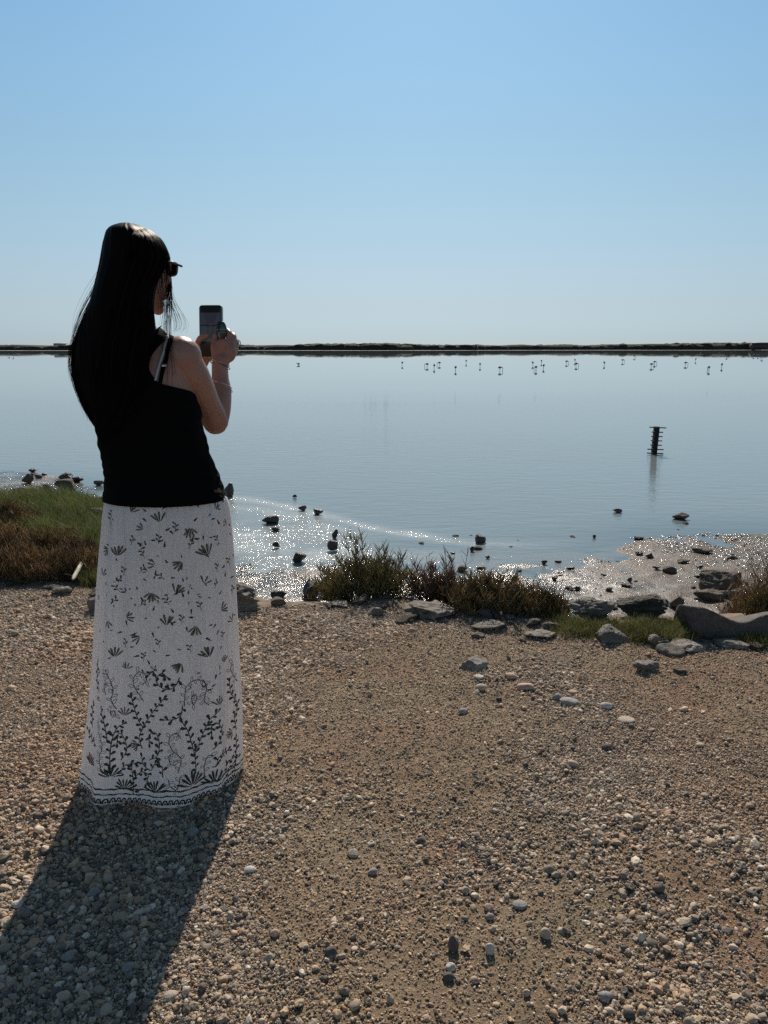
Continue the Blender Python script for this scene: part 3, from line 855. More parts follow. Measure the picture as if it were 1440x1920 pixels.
def rnd_rot(r, n, tilt):
    return np.stack([r.normal(0, tilt, n), r.normal(0, tilt, n), r.uniform(0, 6.283, n)], 1)

x, y, r = scatter_pts(115000, 11)
n_ = len(x)
s = np.clip(np.exp(r.normal(math.log(0.0080), 0.46, n_)), 0.0042, 0.024) * (1 + .22 * fbm(x * 1.7, y * 1.7, seed=58, oct=2)) * (0.85 + 0.3 * smooth(2.4, 1.4, y)) * (1 + 0.18 * smooth(0, -0.8, x))
z = height(x, y) + s * r.uniform(-0.08, 0.36, n_)
tr = gravel_tree('gravel_nodes', 2, 12, M['pebble'], nz=0.75)
scatter('gravel', np.stack([x, y, z], 1), rnd_rot(r, n_, 0.4), np.stack([s, s * r.uniform(.75, 1.15, n_), s * r.uniform(.7, 1.1, n_)], 1), r.integers(0, 12, n_), tr,
        'loose grey and tan gravel strewn over the sandy bank', 'gravel')
x, y, r = scatter_pts(520000, 12, floor=.30)
n_ = len(x)
s = np.clip(np.exp(r.normal(math.log(0.0040), 0.38, n_)), 0.0018, 0.009)
z = height(x, y) + s * r.uniform(0.0, 0.5, n_)
tr = gravel_tree('grit_nodes', 2, 6, M['pebble'])
scatter('grit', np.stack([x, y, z], 1), rnd_rot(r, n_, 0.5), np.stack([s] * 3, 1) * r.uniform(.7, 1.3, (n_, 3)), r.integers(0, 6, n_), tr,
        'fine grit and small stone chips between the gravel', 'grit')
# the larger loose pebbles: one by one, pieces of the ground
PV = []
for k in range(10):
    V, Fs = rock_shape(3000 + k, 2, 5, .05, .06)
    V = V * [0.5, 0.42, 0.32]
    me = bpy.data.meshes.new('pebble')
    me.from_pydata(V.tolist(), [], Fs.tolist()); me.polygons.foreach_set('use_smooth', np.ones(len(Fs), bool))
    me.materials.append(M['pebble']); PV.append(me)
x, y, r = scatter_pts(285, 13, pad=0.1)
for k in range(len(x)):
    o = bpy.data.objects.new('pebble', PV[k % 10]); C.objects.link(o); o.parent = ground
    s_ = float(np.clip(np.exp(r.normal(math.log(0.021), 0.28)), 0.015, 0.04)) * (1 + 0.25 * max(0, y[k] - 2) / 2)
    o.scale = (s_, s_ * r.uniform(.8, 1.1), s_ * r.uniform(.8, 1.2))
    o.rotation_euler = (r.normal(0, .2), r.normal(0, .2), r.uniform(0, 6.28))
    o.location = (x[k], y[k], zat(x[k], y[k]) + s_ * 0.14)

# broken stones along the lip of the bank and on the flat: pieces of the ground, one by one
RV = []
for k in range(12):
    V, Fs = rock_shape(4000 + k, 3, 11, .10, 0.0, .25 * (k % 2))
    V = V * [0.5, 0.40, 0.27]
    me = bpy.data.meshes.new('stone'); me.from_pydata(V.tolist(), [], Fs.tolist()); me.polygons.foreach_set('use_smooth', np.ones(len(Fs), bool))
    me.materials.append(M[('rock_grey', 'rock_brown', 'rock_pale', 'rock_brown')[k % 4]]); RV.append(me)
r = np.random.default_rng(45)
for k in range(150):
    if k < 95:
        X_ = r.uniform(-2.4, 2.3); Y_ = np.interp(X_, GX, GY) + r.normal(.05, .10); s_ = float(np.clip(np.exp(r.normal(math.log(.055), .45)), .025, .15))
        mesh_ = RV[k % 12]
    else:
        X_ = r.uniform(.2, 4.2); Y_ = r.uniform(5.8, 9.0) if X_ < 3 else r.uniform(5.5, 9.5); s_ = float(np.clip(np.exp(r.normal(math.log(.06), .45)), .03, .14)); mesh_ = RV[(k % 6) * 2 + 1]
    if -1.02 < X_ < -.42 and Y_ < 4.3: continue
    o = bpy.data.objects.new('stone', mesh_); C.objects.link(o); o.parent = ground
    o.scale = (s_, s_ * r.uniform(.8, 1.2), s_ * r.uniform(.7, 1.2)); o.rotation_euler = (r.normal(0, .2), r.normal(0, .2), r.uniform(0, 6.28))
    o.location = (X_, Y_, max(zat(X_, Y_), WL - .01) + s_ * .06)

# crumbs of mud, shell and stone on the flat
r = np.random.default_rng(14)
n_ = 260000
x = r.uniform(-5.5, 6.0, n_); y = r.uniform(5.0, 13.5, n_)
hz = height(x, y)
ok = (hz < WL + 0.10) & (hz > WL - 0.012) & (fbm(x * 1.4, y * 1.4, seed=61, oct=3) + r.normal(0, .35, n_) > -0.15)
x, y, hz = x[ok], y[ok], hz[ok]; n_ = len(x)
s = np.clip(np.exp(r.normal(math.log(0.011), 0.5, n_)), 0.005, 0.06)
M['crumb'] = rock_material('wet_mud_crumb', (0.13, 0.11, 0.095), (0.05, 0.042, 0.036), rough=0.20, scale=3, bumpd=.001)
tr = gravel_tree('crumb_nodes', 2, 6, M['crumb'], nz=0.7, squash=0.35)
scatter('mud_crumbs', np.stack([x, y, hz], 1), rnd_rot(r, n_, 0.22), np.stack([s * 1.3, s, s * .7], 1), r.integers(0, 6, n_), tr,
        'dark crumbs of mud and weed scattered on the flat', 'mud crumbs')

# ------------------------------------------------------------------ vegetation
def plant_material(name, stops, rough=0.6, trans=0.25):
    n = NT(name)
    g = n.n('ShaderNodeNewGeometry')
    c = n.ramp(g.outputs['Random Per Island'], stops)
    big = n.noise(n.pos(), 5.0, 3, 0.6)
    c = n.mix(0.6, c, n.ramp(big.outputs[0], [(0.38, (0.45,) * 3), (0.62, (1.4,) * 3)]), 'MULTIPLY')
    p = n.n('ShaderNodeBsdfPrincipled'); p.inputs['Roughness'].default_value = rough
    p.inputs['Specular IOR Level'].default_value = 0.3
    n.l(c, p.inputs['Base Color'])
    t = n.n('ShaderNodeBsdfTranslucent'); n.l(c, t.inputs['Color'])
    m = n.n('ShaderNodeMixShader'); m.inputs[0].default_value = trans
    n.l(p.outputs[0], m.inputs[1]); n.l(t.outputs[0], m.inputs[2]); n.l(m.outputs[0], n.out.inputs['Surface'])
    return n.m
M['grass'] = plant_material('green_grass_blades', [(0.0, (0.06, 0.095, 0.02)), (0.5, (0.13, 0.17, 0.04)), (0.8, (0.22, 0.21, 0.06)), (1.0, (0.34, 0.27, 0.14))])
M['grass_y'] = plant_material('yellowing_grass_blades', [(0.0, (0.07, 0.09, 0.022)), (0.6, (0.16, 0.16, 0.05)), (1.0, (0.32, 0.26, 0.12))])
M['brush'] = plant_material('dry_brown_twigs', [(0.0, (0.12, 0.08, 0.04)), (0.45, (0.28, 0.185, 0.09)), (0.85, (0.44, 0.29, 0.14)), (1.0, (0.55, 0.45, 0.3))], trans=0.4)
M['brush_red'] = plant_material('reddish_twigs', [(0.0, (0.09, 0.05, 0.035)), (0.6, (0.22, 0.13, 0.08)), (0.92, (0.34, 0.23, 0.15)), (1.0, (0.5, 0.42, 0.33))], trans=0.4)
M['samph'] = plant_material('green_samphire_shoots', [(0.0, (0.12, 0.10, 0.045)), (0.6, (0.27, 0.235, 0.09)), (0.9, (0.40, 0.32, 0.15)), (1.0, (0.46, 0.36, 0.22))], trans=0.45)
M['samph_b'] = plant_material('olive_brown_shoots', [(0.0, (0.12, 0.09, 0.045)), (0.6, (0.27, 0.205, 0.095)), (0.9, (0.42, 0.30, 0.15)), (1.0, (0.5, 0.39, 0.25))], trans=0.45)
M['wood'] = simple('grey_brown_woody_stem', (0.22, 0.17, 0.125), 0.9)

def blades(r, x, y, z, L, lean, width, K=4):
    n = len(x)
    az = r.uniform(0, 2 * np.pi, n)
    d = np.stack([np.cos(az), np.sin(az)], 1)
    t = np.linspace(0, 1, K)[None, :]
    H = L[:, None] * (t - 0.25 * lean[:, None] * t ** 2)
    R = L[:, None] * lean[:, None] * t ** 1.8
    P = np.stack([x[:, None] + d[:, 0:1] * R, y[:, None] + d[:, 1:2] * R, z[:, None] + H], -1)
    fa = r.uniform(0, np.pi, n)
    side = np.stack([np.cos(fa), np.sin(fa), 0 * fa], 1)[:, None, :]
    w = (width[:, None] * (1 - 0.85 * t))[:, :, None] * 0.5
    V = np.stack([P - side * w, P + side * w], 2).reshape(-1, 3)
    base = (np.arange(n) * K * 2)[:, None]
    k = (np.arange(K - 1) * 2)[None, :]
    Q = np.stack([base + k, base + k + 1, base + k + 3, base + k + 2], -1).reshape(-1, 4)
    return V, Q

def shrub(label, cat, u0, u1, v1, h, mat, nstem=150, ntw=14, up=0.8, spread=1.0, seed=0, depth=0.7, tw=0.0021, Y=None, name='shrub', zoff=-0.03, droop=0.0, segl=0.06, woody=True, group=None, back=0.0, v0=None):
    r = np.random.default_rng(seed)
    um = (u0 + u1) / 2
    p = hit(um, v1) if Y is None else PY(um, v1, Y)
    if Y is not None: p.z = zat(p.x, p.y)
    if back:
        k_ = 1 + back / p.y; p = Vector((p.x * k_, p.y * k_, 0)); p.z = zat(p.x, p.y)
    fw = p.y * CP + (CAMZ - p.z) * SP
    w = (u1 - u0) / F * fw
    if v0 is not None: h = PY(um, v0, p.y + 0.25 * w * depth).z - p.z - zoff
    e = empty(name, (p.x, p.y, p.z)); tag(e, label, cat, group)
    a = r.uniform(0, 2 * np.pi, nstem); rad = np.sqrt(r.uniform(0, 1, nstem))
    bx_ = np.cos(a) * rad * w * 0.34; by_ = np.sin(a) * rad * w * 0.34 * depth + w * depth * 0.3
    K = 6
    t = np.linspace(0, 1, K)[None, :]
    gx = bx_ + p.x; gy = by_ + p.y
    gz = height(gx, gy) - p.z + zoff
    # tips fan outward; taller in the middle
    tx = np.cos(a) * rad * w * 0.5 * spread + r.normal(0, w * 0.05, nstem)
    ty = np.sin(a) * rad * w * 0.5 * spread * depth + w * depth * 0.3
    hh = h * (1 - 0.55 * rad ** 2) * np.where(r.random(nstem) < .12, r.uniform(.95, 1.12, nstem), r.uniform(0.35, .88, nstem))
    P = np.stack([bx_[:, None] + (tx - bx_)[:, None] * t ** (1 / up), by_[:, None] + (ty - by_)[:, None] * t ** (1 / up),
                  gz[:, None] + (hh[:, None]) * t ** up - droop * hh[:, None] * t ** 3], -1)
    P[:, 1:, :] += np.cumsum(r.normal(0, h * 0.022, (nstem, K - 1, 3)), 1)
    R = 0.0035 * (1 - 0.75 * t) * np.ones((nstem, 1))
    V, Q = tubes(P, R, 4)
    if woody: mesh_np('stem', V, Q, M['wood'], e)
    # side shoots along the upper part of every stem
    n = nstem * ntw
    s = r.uniform(0.25, 1.0, n) * (K - 1); si = np.minimum(s.astype(int), K - 2); f = (s - si)[:, None]
    st = np.repeat(np.arange(nstem), ntw)
    O = P[st, si] * (1 - f) + P[st, si + 1] * f
    az = r.uniform(0, 2 * np.pi, n); tilt = r.uniform(0.4, 1.8, n)
    dv = np.stack([np.cos(az) * tilt, np.sin(az) * tilt, np.ones(n)], 1); dv /= np.linalg.norm(dv, axis=1, keepdims=True)
    L = segl * r.uniform(0.35, 1.1, n)
    tt = np.linspace(0, 1, 4)[None, :, None]
    bend = np.stack([0 * L, 0 * L, L * 0.35], 1)[:, None, :]
    TP = O[:, None, :] + dv[:, None, :] * L[:, None, None] * tt + bend * tt ** 2 + r.normal(0, 0.0025, (n, 4, 3)) * (tt > 0)
    TR = tw * r.uniform(0.7, 1.3, n)[:, None] * np.array([1, 1.05, 0.95, 0.45])[None, :]
    V, Q = tubes(TP, TR, 3)
    mesh_np('foliage', V, Q, mat, e, smooth_sh=True)
    return e

shrub('bushy olive green shrub with upright shoots standing in the middle of the bank edge', 'shrub', 600, 782, 1134, 0.40, M['samph'], 140, 24, back=.18, v0=1008, seed=1, tw=.0023, spread=1.3, depth=.55)
shrub('low green sprig leaning out left of the olive green shrub', 'shrub', 585, 660, 1128, 0.24, M['samph'], 50, 14, back=.18, v0=1055, seed=2, up=.6, spread=1.5)
shrub('upright reddish brown twiggy shrub right of the olive green one', 'shrub', 764, 905, 1142, 0.36, M['brush_red'], 95, 20, back=.18, v0=1036, seed=3, tw=.0019, spread=1.1, depth=.6)
shrub('spreading low olive brown shrub in front of the lone domed rock', 'shrub', 850, 1010, 1172, 0.27, M['samph_b'], 150, 22, back=.16, v0=1070, seed=4, tw=.0022, up=.7, spread=1.15)
shrub('yellowish low end of the brown brush beside the rough grey boulder', 'shrub', 960, 1070, 1176, 0.19, M['samph_b'], 150, 20, back=.15, v0=1112, seed=5, tw=.002, up=.6, spread=1.2)
shrub('tall brown twiggy bush leaning in from the right edge', 'shrub', 1380, 1560, 1150, 0.62, M['brush'], 260, 20, seed=6, tw=.0017, spread=1.1, segl=.1, Y=4.6)
shrub('low brown grassy bush beside the biggest boulder at the right edge', 'shrub', 1405, 1540, 1192, 0.22, M['samph_b'], 170, 16, seed=7, tw=.0018, Y=3.75, spread=1.1)
# thin dead twigs standing above the reddish shrub
def twig(u, v0, v1, Y, lean, seed, label):
    r = np.random.default_rng(seed)
    a = PY(u, v1, Y); b_ = PY(u + lean, v0, Y)
    e = empty('twig', tuple(a)); tag(e, label, 'twig')
    n = 7; t = np.linspace(0, 1, 6)[:, None]
    main = np.array(b_ - a) * t + np.vstack([[0, 0, 0], np.cumsum(r.normal(0, .004, (5, 3)), 0)])
    Ps = [main]
    for k in range(n):
        i = r.integers(2, 5); L = r.uniform(.03, .07)
        d = np.array([r.uniform(-1, 1), r.uniform(-.4, .4), r.uniform(.4, 1)]); d /= np.linalg.norm(d)
        Ps.append(main[i] + d * L * t)
    V, Q = tubes(np.array(Ps), np.array([[.0026] * 6] + [[.0016] * 6] * n) * np.linspace(1, .5, 6), 3)
    mesh_np('branch', V, Q, M['wood'], e)
twig(868, 1030, 1110, 3.95, 12, 1, 'thin bare forked twig above the reddish shrub')
twig(838, 1030, 1110, 4.0, 2, 2, 'straight bare twig above the middle of the reddish shrub')
twig(948, 1095, 1150, 3.8, 14, 3, 'short forked twig sticking out of the low olive brown shrub')

# left bank: green grass on the crown, brown brush on the near side
GRV = np.array([[-4.4, 4.45], [-4.0, 4.2]])
r = np.random.default_rng(31)
n_ = 130000
x = r.uniform(-5.0, -0.9, n_); y = r.uniform(4.2, 8.6, n_)
e_ = np.interp(x, EX, EY)
hz = height(x, y)
g_ok = (hz > WL + 0.16) & (y < e_ + 1.3) & (y > 4.25 + 0.55 * smooth(-1.3, -1.9, x) + 0.12 * fbm(x * 3, y * 3, seed=5))
g_ok &= (y > 5.15 - 0.6 * smooth(-2.25, -1.8, x) + 0.15 * fbm(x * 4, y * 4, seed=15))
x, y, hz = x[g_ok], y[g_ok], hz[g_ok]; n_ = len(x)
L = (0.10 + 0.10 * (fbm(x * 2.5, y * 2.5, seed=6) * 0.5 + 0.5)) * r.uniform(0.5, 1.3, n_)
V, Q = blades(r, x, y, hz - 0.01, L, r.uniform(0.1, 0.9, n_), r.uniform(0.003, 0.006, n_))
tag(mesh_np('grass', V, Q, M['grass'], kind='stuff'), 'bright green grass covering the crown of the left bank', 'grass')
print('grass blades', n_)
# short grass between the rocks at right
r = np.random.default_rng(32)
def patch(u0, u1, v0, v1, n, L0, mat, label, seed, name='grass'):
    r = np.random.default_rng(seed)
    pts = [hit(r.uniform(u0, u1), r.uniform(v0, v1)) for _ in range(160)]
    i = r.integers(0, 160, n)
    P = np.array([list(p) for p in pts])[i]
    x = P[:, 0] + r.normal(0, .035, n); y = P[:, 1] + r.normal(0, .035, n)
    L = L0 * r.uniform(.5, 1.3, n)
    V, Q = blades(r, x, y, height(x, y) - .01, L, r.uniform(.1, .9, n), r.uniform(.0022, .0045, n))
    tag(mesh_np(name, V, Q, mat, kind='stuff'), label, 'grass')
patch(1185, 1290, 1176, 1200, 7000, .06, M['grass_y'], 'green grass patch between the dark boulder and the biggest boulder', 1)
patch(1050, 1150, 1168, 1192, 4000, .055, M['grass_y'], 'yellow green grass in front of the rough grey boulder', 2)
patch(1400, 1440, 1195, 1212, 1500, .06, M['grass_y'], 'yellow green grass right of the biggest boulder', 3)
patch(160, 200, 1060, 1100, 2500, .10, M['grass_y'], 'dull yellow green grass clump at the left edge of the skirt', 4)
# dry brown brush on the near side of the left bank: several bushes
BR = [(-40, 70, 1104, .22, 'brush', 'dry brown bush nearest the left frame edge, behind the gravel'),
      (30, 130, 1104, .17, 'brush', 'low dry brown bush behind the flat grey slab'),
      (85, 185, 1100, .12, 'brush_red', 'dark reddish brown bush beneath the bleached stick'),
      (-60, 60, 1060, .27, 'brush', 'brown bush further back at the left frame edge'),
      (20, 125, 1065, .22, 'samph_b', 'yellowish brown bush in the middle of the left bank'),
      (95, 180, 1075, .18, 'brush_red', 'reddish bush just left of the bleached stick'),
      (20, 150, 1050, .17, 'brush', 'thin light brown bush on the slope of the left bank above the yellowish one'),
      (110, 195, 1100, .16, 'brush', 'small brown tuft between the stick and the skirt'),
      (-40, 50, 1010, .25, 'brush', 'rust brown bush on the crown of the left bank at the frame edge')]
for i, (u0, u1, v1, h, mk, lab) in enumerate(BR):
    shrub(lab, 'shrub', u0, u1, v1, h, M[mk], 230, 26, up=.6, spread=1.25, seed=50 + i, tw=.0015, depth=.8, segl=.07, back=.16)

# bleached stick
p0, p1 = PY(136, 1087, 4.25), PY(162, 1038, 4.75)
P = catmull([list(p0), list(p0 * .6 + p1 * .4 + Vector((.012, 0, .02))), list(p1 * .75 + p0 * .25 + Vector((-.004, 0, .01))), list(p1)], 16)
Rr = np.interp(np.linspace(0, 1, 16), [0, .05, .35, .5, .8, 1], [.006, .0125, .0145, .011, .012, .008]) * (1 + .12 * vnoise(np.arange(16) * .9, np.zeros(16)))
V, Q = tubes((P - P[0])[None], Rr[None], 9)
M['bleached'] = rock_material('bleached_driftwood', (0.62, 0.55, 0.46), (0.36, 0.30, 0.24), scale=5, bumpd=.002)
o = mesh_np('stick', V, Q, M['bleached']); o.location = P[0]
tag(o, 'bleached pale stick propped in the brown brush left of the skirt', 'stick')

# ------------------------------------------------------------------ depth marker post in the water
M['tarred'] = simple('dark_weathered_timber', (0.022, 0.018, 0.014), 0.8)
pb = PZ(1226, 851, WL); pt = PY(1231.5, 799.5, pb.y)
e = empty('marker_post', tuple(pb)); tag(e, 'leaning black timber depth marker with short crossbars standing in the water', 'marker post')
ax = (pt - pb)
def bevel_box(name, sx_, sy_, sz_, mat, parent, loc, rot=(0, 0, 0), bev=0.006, seg=2):
    import bmesh
    bm = bmesh.new(); bmesh.ops.create_cube(bm, size=1.0)
    for v in bm.verts: v.co = Vector((v.co.x * sx_, v.co.y * sy_, v.co.z * sz_))
    bmesh.ops.bevel(bm, geom=bm.edges[:], offset=bev, segments=seg, affect='EDGES', profile=.5)
    me = bpy.data.meshes.new(name); bm.to_mesh(me); bm.free(); me.materials.append(mat)
    o = bpy.data.objects.new(name, me); C.objects.link(o); o.parent = parent; o.location = loc; o.rotation_euler = rot
    return o
lean = math.atan2(ax.x, ax.z)
bevel_box('post', 0.10, 0.10, ax.length + 0.5, M['tarred'], e, ax * 0.5 - ax.normalized() * 0.25, (0, lean, 0))
for k, (v, w) in enumerate([(801, .30), (809.6, .20), (817.6, .20), (825.6, .20), (833.7, .20), (841.8, .29), (849, .29)]):
    q = ax * ((851 - v) / 51.5)
    bevel_box('crossbar', w * 1.15, 0.035, 0.022, M['tarred'], e, (q.x, q.y - 0.07, q.z), (0, math.radians(1.5 if k else 2.5), 0), 0.004)

# ------------------------------------------------------------------ wading birds far out on the lagoon
M['bird'] = simple('dusky_plumage', (0.20, 0.165, 0.155), 0.7)
def bird_mesh(kind):
    b = Batch()
    t = np.linspace(0, 1, 9)
    bodyP = np.stack([-.20 + .40 * t, 0 * t, .46 + .05 * np.sin(t * 3.1)], 1)
    R = np.array([.012, .05, .085, .10, .10, .09, .065, .035, .01]) * 1.25
    b.add(*tubes(bodyP[None], R[None], 8))
    legs = [(-.02, .03), (.05, -.03)]
    for lx, ly in legs:
        P = np.array([[lx, ly, .42], [lx - .02, ly, .22], [lx + .015, ly, -.05]])
        b.add(*tubes(P[None], np.array([[.018, .014, .012]]), 5))
    if kind == 0:      # neck down into the water
        N = catmull([[-.17, 0, .48], [-.27, 0, .50], [-.33, 0, .38], [-.30, 0, .18], [-.27, 0, .03]], 12)
    elif kind == 1:    # head raised a little
        N = catmull([[-.17, 0, .48], [-.25, 0, .55], [-.28, 0, .66], [-.33, 0, .68], [-.40, 0, .62]], 12)
    else:              # resting low, neck folded
        N = catmull([[-.17, 0, .48], [-.22, 0, .54], [-.19, 0, .60], [-.27, 0, .60], [-.36, 0, .56]], 12)
    b.add(*tubes(N[None], np.linspace(.035, .02, 12)[None], 6))
    V = np.concatenate(b.V); Q = np.concatenate(b.Q)
    me = bpy.data.meshes.new('bird'); me.from_pydata(V.tolist(), [], Q.tolist()); me.polygons.foreach_set('use_smooth', np.ones(len(Q), bool)); me.materials.append(M['bird'])
    return me
BM = [bird_mesh(k) for k in range(3)]
BIRDS = [(17, 668, 0), (25, 669, 1), (560, 684.5, 9), (754, 685, 2), (801, 688, 0), (814, 691, 1), (824, 685, 0), (854, 695, 2), (874, 681, 1), (900, 688, 2), (937, 695.5, 5), (999, 685, 1),
         (1015, 681, 2), (1005, 694.5, 0), (1019, 691, 2), (1062, 682, 5), (1078, 679, 1), (1080, 687, 0), (1133, 685, 1), (1167, 679, 0), (1189, 671, 5), (1227, 683, 5), (1221, 688, 0),
         (1285, 685, 5), (1304, 677, 1), (1329, 695, 0), (1353, 689, 1), (1313, 665, 0), (1348, 665, 1), (1362, 670, 0), (1370, 664, 2), (1403, 666, 1), (1413, 669, 0), (1421, 669, 1), (1429, 673, 0)]
ORD = ['first', 'second', 'third', 'fourth', 'fifth', 'sixth', 'seventh', 'eighth', 'ninth', 'tenth', 'eleventh', 'twelfth', 'thirteenth', 'fourteenth', 'fifteenth', 'sixteenth', 'seventeenth', 'eighteenth', 'nineteenth', 'twentieth',
       'twenty-first', 'twenty-second', 'twenty-third', 'twenty-fourth', 'twenty-fifth', 'twenty-sixth', 'twenty-seventh', 'twenty-eighth', 'twenty-ninth', 'thirtieth', 'thirty-first', 'thirty-second']
BIRDS.sort()
far_l = 0; cnt = 0
for i, (u, v, k) in enumerate(BIRDS):
    p = PZ(u, v, WL)
    o = bpy.data.objects.new('wading_bird', BM[{0: 0, 1: 1, 2: 2, 5: 0, 9: 2}[k]]); C.objects.link(o)
    s = 0.88 if v > 675 else 0.95
    o.scale = (s, s, s)
    yaw = {0: 0.4, 1: 1.3, 2: 1.7, 5: 3.0, 9: 0.1}[k] + 0.35 * math.sin(i * 2.7)
    if k == 0 and i % 2: yaw = math.pi - 0.4
    o.rotation_euler = (0, 0, yaw)
    o.location = (p.x, p.y, WL - (0.30 if k == 9 else 0.13))
    if u < 100:
        lab = 'left of the two dark birds wading at the far left' if far_l == 0 else 'right of the two dark birds wading at the far left'; far_l += 1
    elif u < 600:
        lab = 'lone bird sitting low on the water between phone and the flock'
    else:
        lab = '%s dark wading bird from the left in the scattered flock' % ORD[cnt]; cnt += 1
    tag(o, lab, 'bird', 'wading birds scattered on the lagoon')

# ------------------------------------------------------------------ the person
def skin_material():
    n = NT('tanned_skin')
    p = n.pos(obj=True)
    a = n.noise(p, 9, 3, 0.5); f = n.noise(p, 220, 3, 0.6)
    c = n.ramp(a.outputs[0], [(0.3, (0.30, 0.150, 0.108)), (0.7, (0.36, 0.185, 0.135))])
    nr = n.bump(f.outputs[0], 0.25, 0.001)
    n.bsdf(c, 0.42, nr, Specular__IOR__Level=0.4)
    return n.m
def hair_material():
    n = NT('dark_brown_hair')
    g = n.n('ShaderNodeNewGeometry')
    c = n.ramp(g.outputs['Random Per Island'], [(0, (0.003, 0.0022, 0.002)), (0.8, (0.006, 0.004, 0.0035)), (1, (0.018, 0.010, 0.007))])
    n.bsdf(c, 0.48, Specular__IOR__Level=0.03); return n.m
def fabric(name, col, rough, ribs, trans=0.0, spec=0.2, weave=.3, fall=(1.0, 1.0, 2.5), deep=0.012):
    n = NT(name)
    p = n.pos(obj=True)
    w = n.noise(p, ribs, 3, 0.6)
    crease = n.noise(n.pos(fall, obj=True), 14, 4, 0.55, .4)
    nr = n.bump(crease.outputs[0], 0.35 if deep < .02 else 0.7, deep)
    nr = n.bump(w.outputs[0], weave, 0.0008, nr)
    c = n.mix(weave, col, n.ramp(w.outputs[0], [(0.3, (0.85,) * 3), (0.7, (1.0,) * 3)]), 'MULTIPLY')
    pb_ = n.bsdf(c, rough, nr, Specular__IOR__Level=spec)
    if trans:
        t = n.n('ShaderNodeBsdfTranslucent'); n.l(c, t.inputs['Color']); n.l(nr, t.inputs['Normal'])
        m = n.n('ShaderNodeMixShader'); m.inputs[0].default_value = trans
        n.l(pb_.outputs[0], m.inputs[1]); n.l(t.outputs[0], m.inputs[2]); n.l(m.outputs[0], n.out.inputs['Surface'])
    return n.m
M['skin'] = skin_material(); M['hair'] = hair_material()
M['black_knit'] = fabric('black_ribbed_knit', (0.004, 0.004, 0.004), 0.9, 500, spec=0.05, deep=0.05, fall=(0.6, 0.6, 2.0))
M['skirt'] = fabric('white_viscose', (0.97, 0.925, 0.895), 0.85, 350, trans=0.34, weave=.0, fall=(1.5, 1.5, 0.16), deep=0.045)
M['ink'] = simple('dark_green_print', (0.035, 0.042, 0.033), 0.9)
M['olive'] = simple('olive_print', (0.16, 0.16, 0.085), 0.9)
M['white_strap'] = fabric('white_elastic', (0.42, 0.42, 0.42), 0.8, 400)
M['gold'] = simple('rose_gold', (0.55, 0.33, 0.22), 0.3, Metallic=0.9)
M['silver'] = simple('silver', (0.6, 0.6, 0.6), 0.25, Metallic=1.0)
M['black_plastic'] = simple('black_glossy_plastic', (0.012, 0.012, 0.013), 0.15)
M['case'] = simple('pale_sage_phone_case', (0.32, 0.38, 0.34), 0.35)

YB = 2.27
TORSO = [(1010, 225, 405, YB, .10), (930, 216, 404, YB, .10), (900, 206, 401, YB, .105), (870, 198, 396, YB, .105), (840, 193, 386, YB, .100), (810, 186, 379, YB, .099), (775, 176, 372, YB, .102),
         (735, 166, 363, YB, .105), (700, 163, 357, YB, .100), (672, 170, 350, YB, .088), (652, 186, 336, YB, .074), (636, 208, 318, YB, .060), (622, 226, 302, YB, .052), (605, 236, 287, YB - .005, .048), (570, 238, 283, YB - .01, .048)]
def loft(levels, nu=48, pw=1.0, sub=4, cap=True, jitter=None):
    L = []
    for v, ul, ur, Y, ry in levels:
        a, b_ = PY(ul, v, Y), PY(ur, v, Y)
        L.append([(a.x + b_.x) / 2, Y, a.z, (b_.x - a.x) / 2, ry])
    L = catmull(L, (len(L) - 1) * sub + 1)
    th = np.arange(nu) / nu * 2 * np.pi
    rings = []
    for k, (cx, cy, z, rx_, ry) in enumerate(L):
        c_, s_ = np.cos(th), np.sin(th)
        rings.append(np.stack([cx + rx_ * np.sign(c_) * np.abs(c_) ** pw, cy + ry * np.sign(s_) * np.abs(s_) ** pw, np.full(nu, z)], 1))
    V = np.array(rings)
    if jitter is not None: V = jitter(V, th)
    n = len(L)
    V = V.reshape(-1, 3)
    Fq = grid_faces(nu, n, closed=True)
    if cap:
        V = np.vstack([V, V[:nu].mean(0), V[-nu:].mean(0)])
        j = np.arange(nu); j2 = (j + 1) % nu
        T = np.vstack([np.stack([j2, j, np.full(nu, n * nu)], 1), np.stack([(n - 1) * nu + j, (n - 1) * nu + j2, np.full(nu, n * nu + 1)], 1)])
        T4 = np.hstack([T, T[:, 2:3]])
        return V, Fq, T
    return V, Fq, None

bb = Batch()
def add_loft(levels, **kw):
    V, Q, T = loft(levels, **kw)
    n0 = bb.n; bb.add(V, Q)
    if T is not None: bb.T.append(T + n0)
def limb(P, R, n=24, sides=16):
    """capped tapering limb through the points P with radii R"""
    P = catmull(P, n); R = np.interp(np.linspace(0, 1, n), np.linspace(0, 1, len(R)), R)
    # round caps
    d0 = P[0] - P[1]; d0 /= np.linalg.norm(d0); d1 = P[-1] - P[-2]; d1 /= np.linalg.norm(d1)
    pre = [P[0] + d0 * R[0] * s for s in (0.98, .8, .5)]; post = [P[-1] + d1 * R[-1] * s for s in (.5, .8, .98)]
    P = np.vstack([pre, P, post]); R = np.concatenate([[R[0] * .2, R[0] * .6, R[0] * .87], R, [R[-1] * .87, R[-1] * .6, R[-1] * .2]])
    V, Q = tubes(P[None], R[None], sides)
    m = len(P)
    V = np.vstack([V, P[0] + 0, P[-1] + 0])
    j = np.arange(sides); j2 = (j + 1) % sides
    T = np.vstack([np.stack([j2, j, np.full(sides, m * sides)], 1), np.stack([(m - 1) * sides + j, (m - 1) * sides + j2, np.full(sides, m * sides + 1)], 1)])
    n0 = bb.n; bb.add(V, Q); bb.T.append(T + n0)
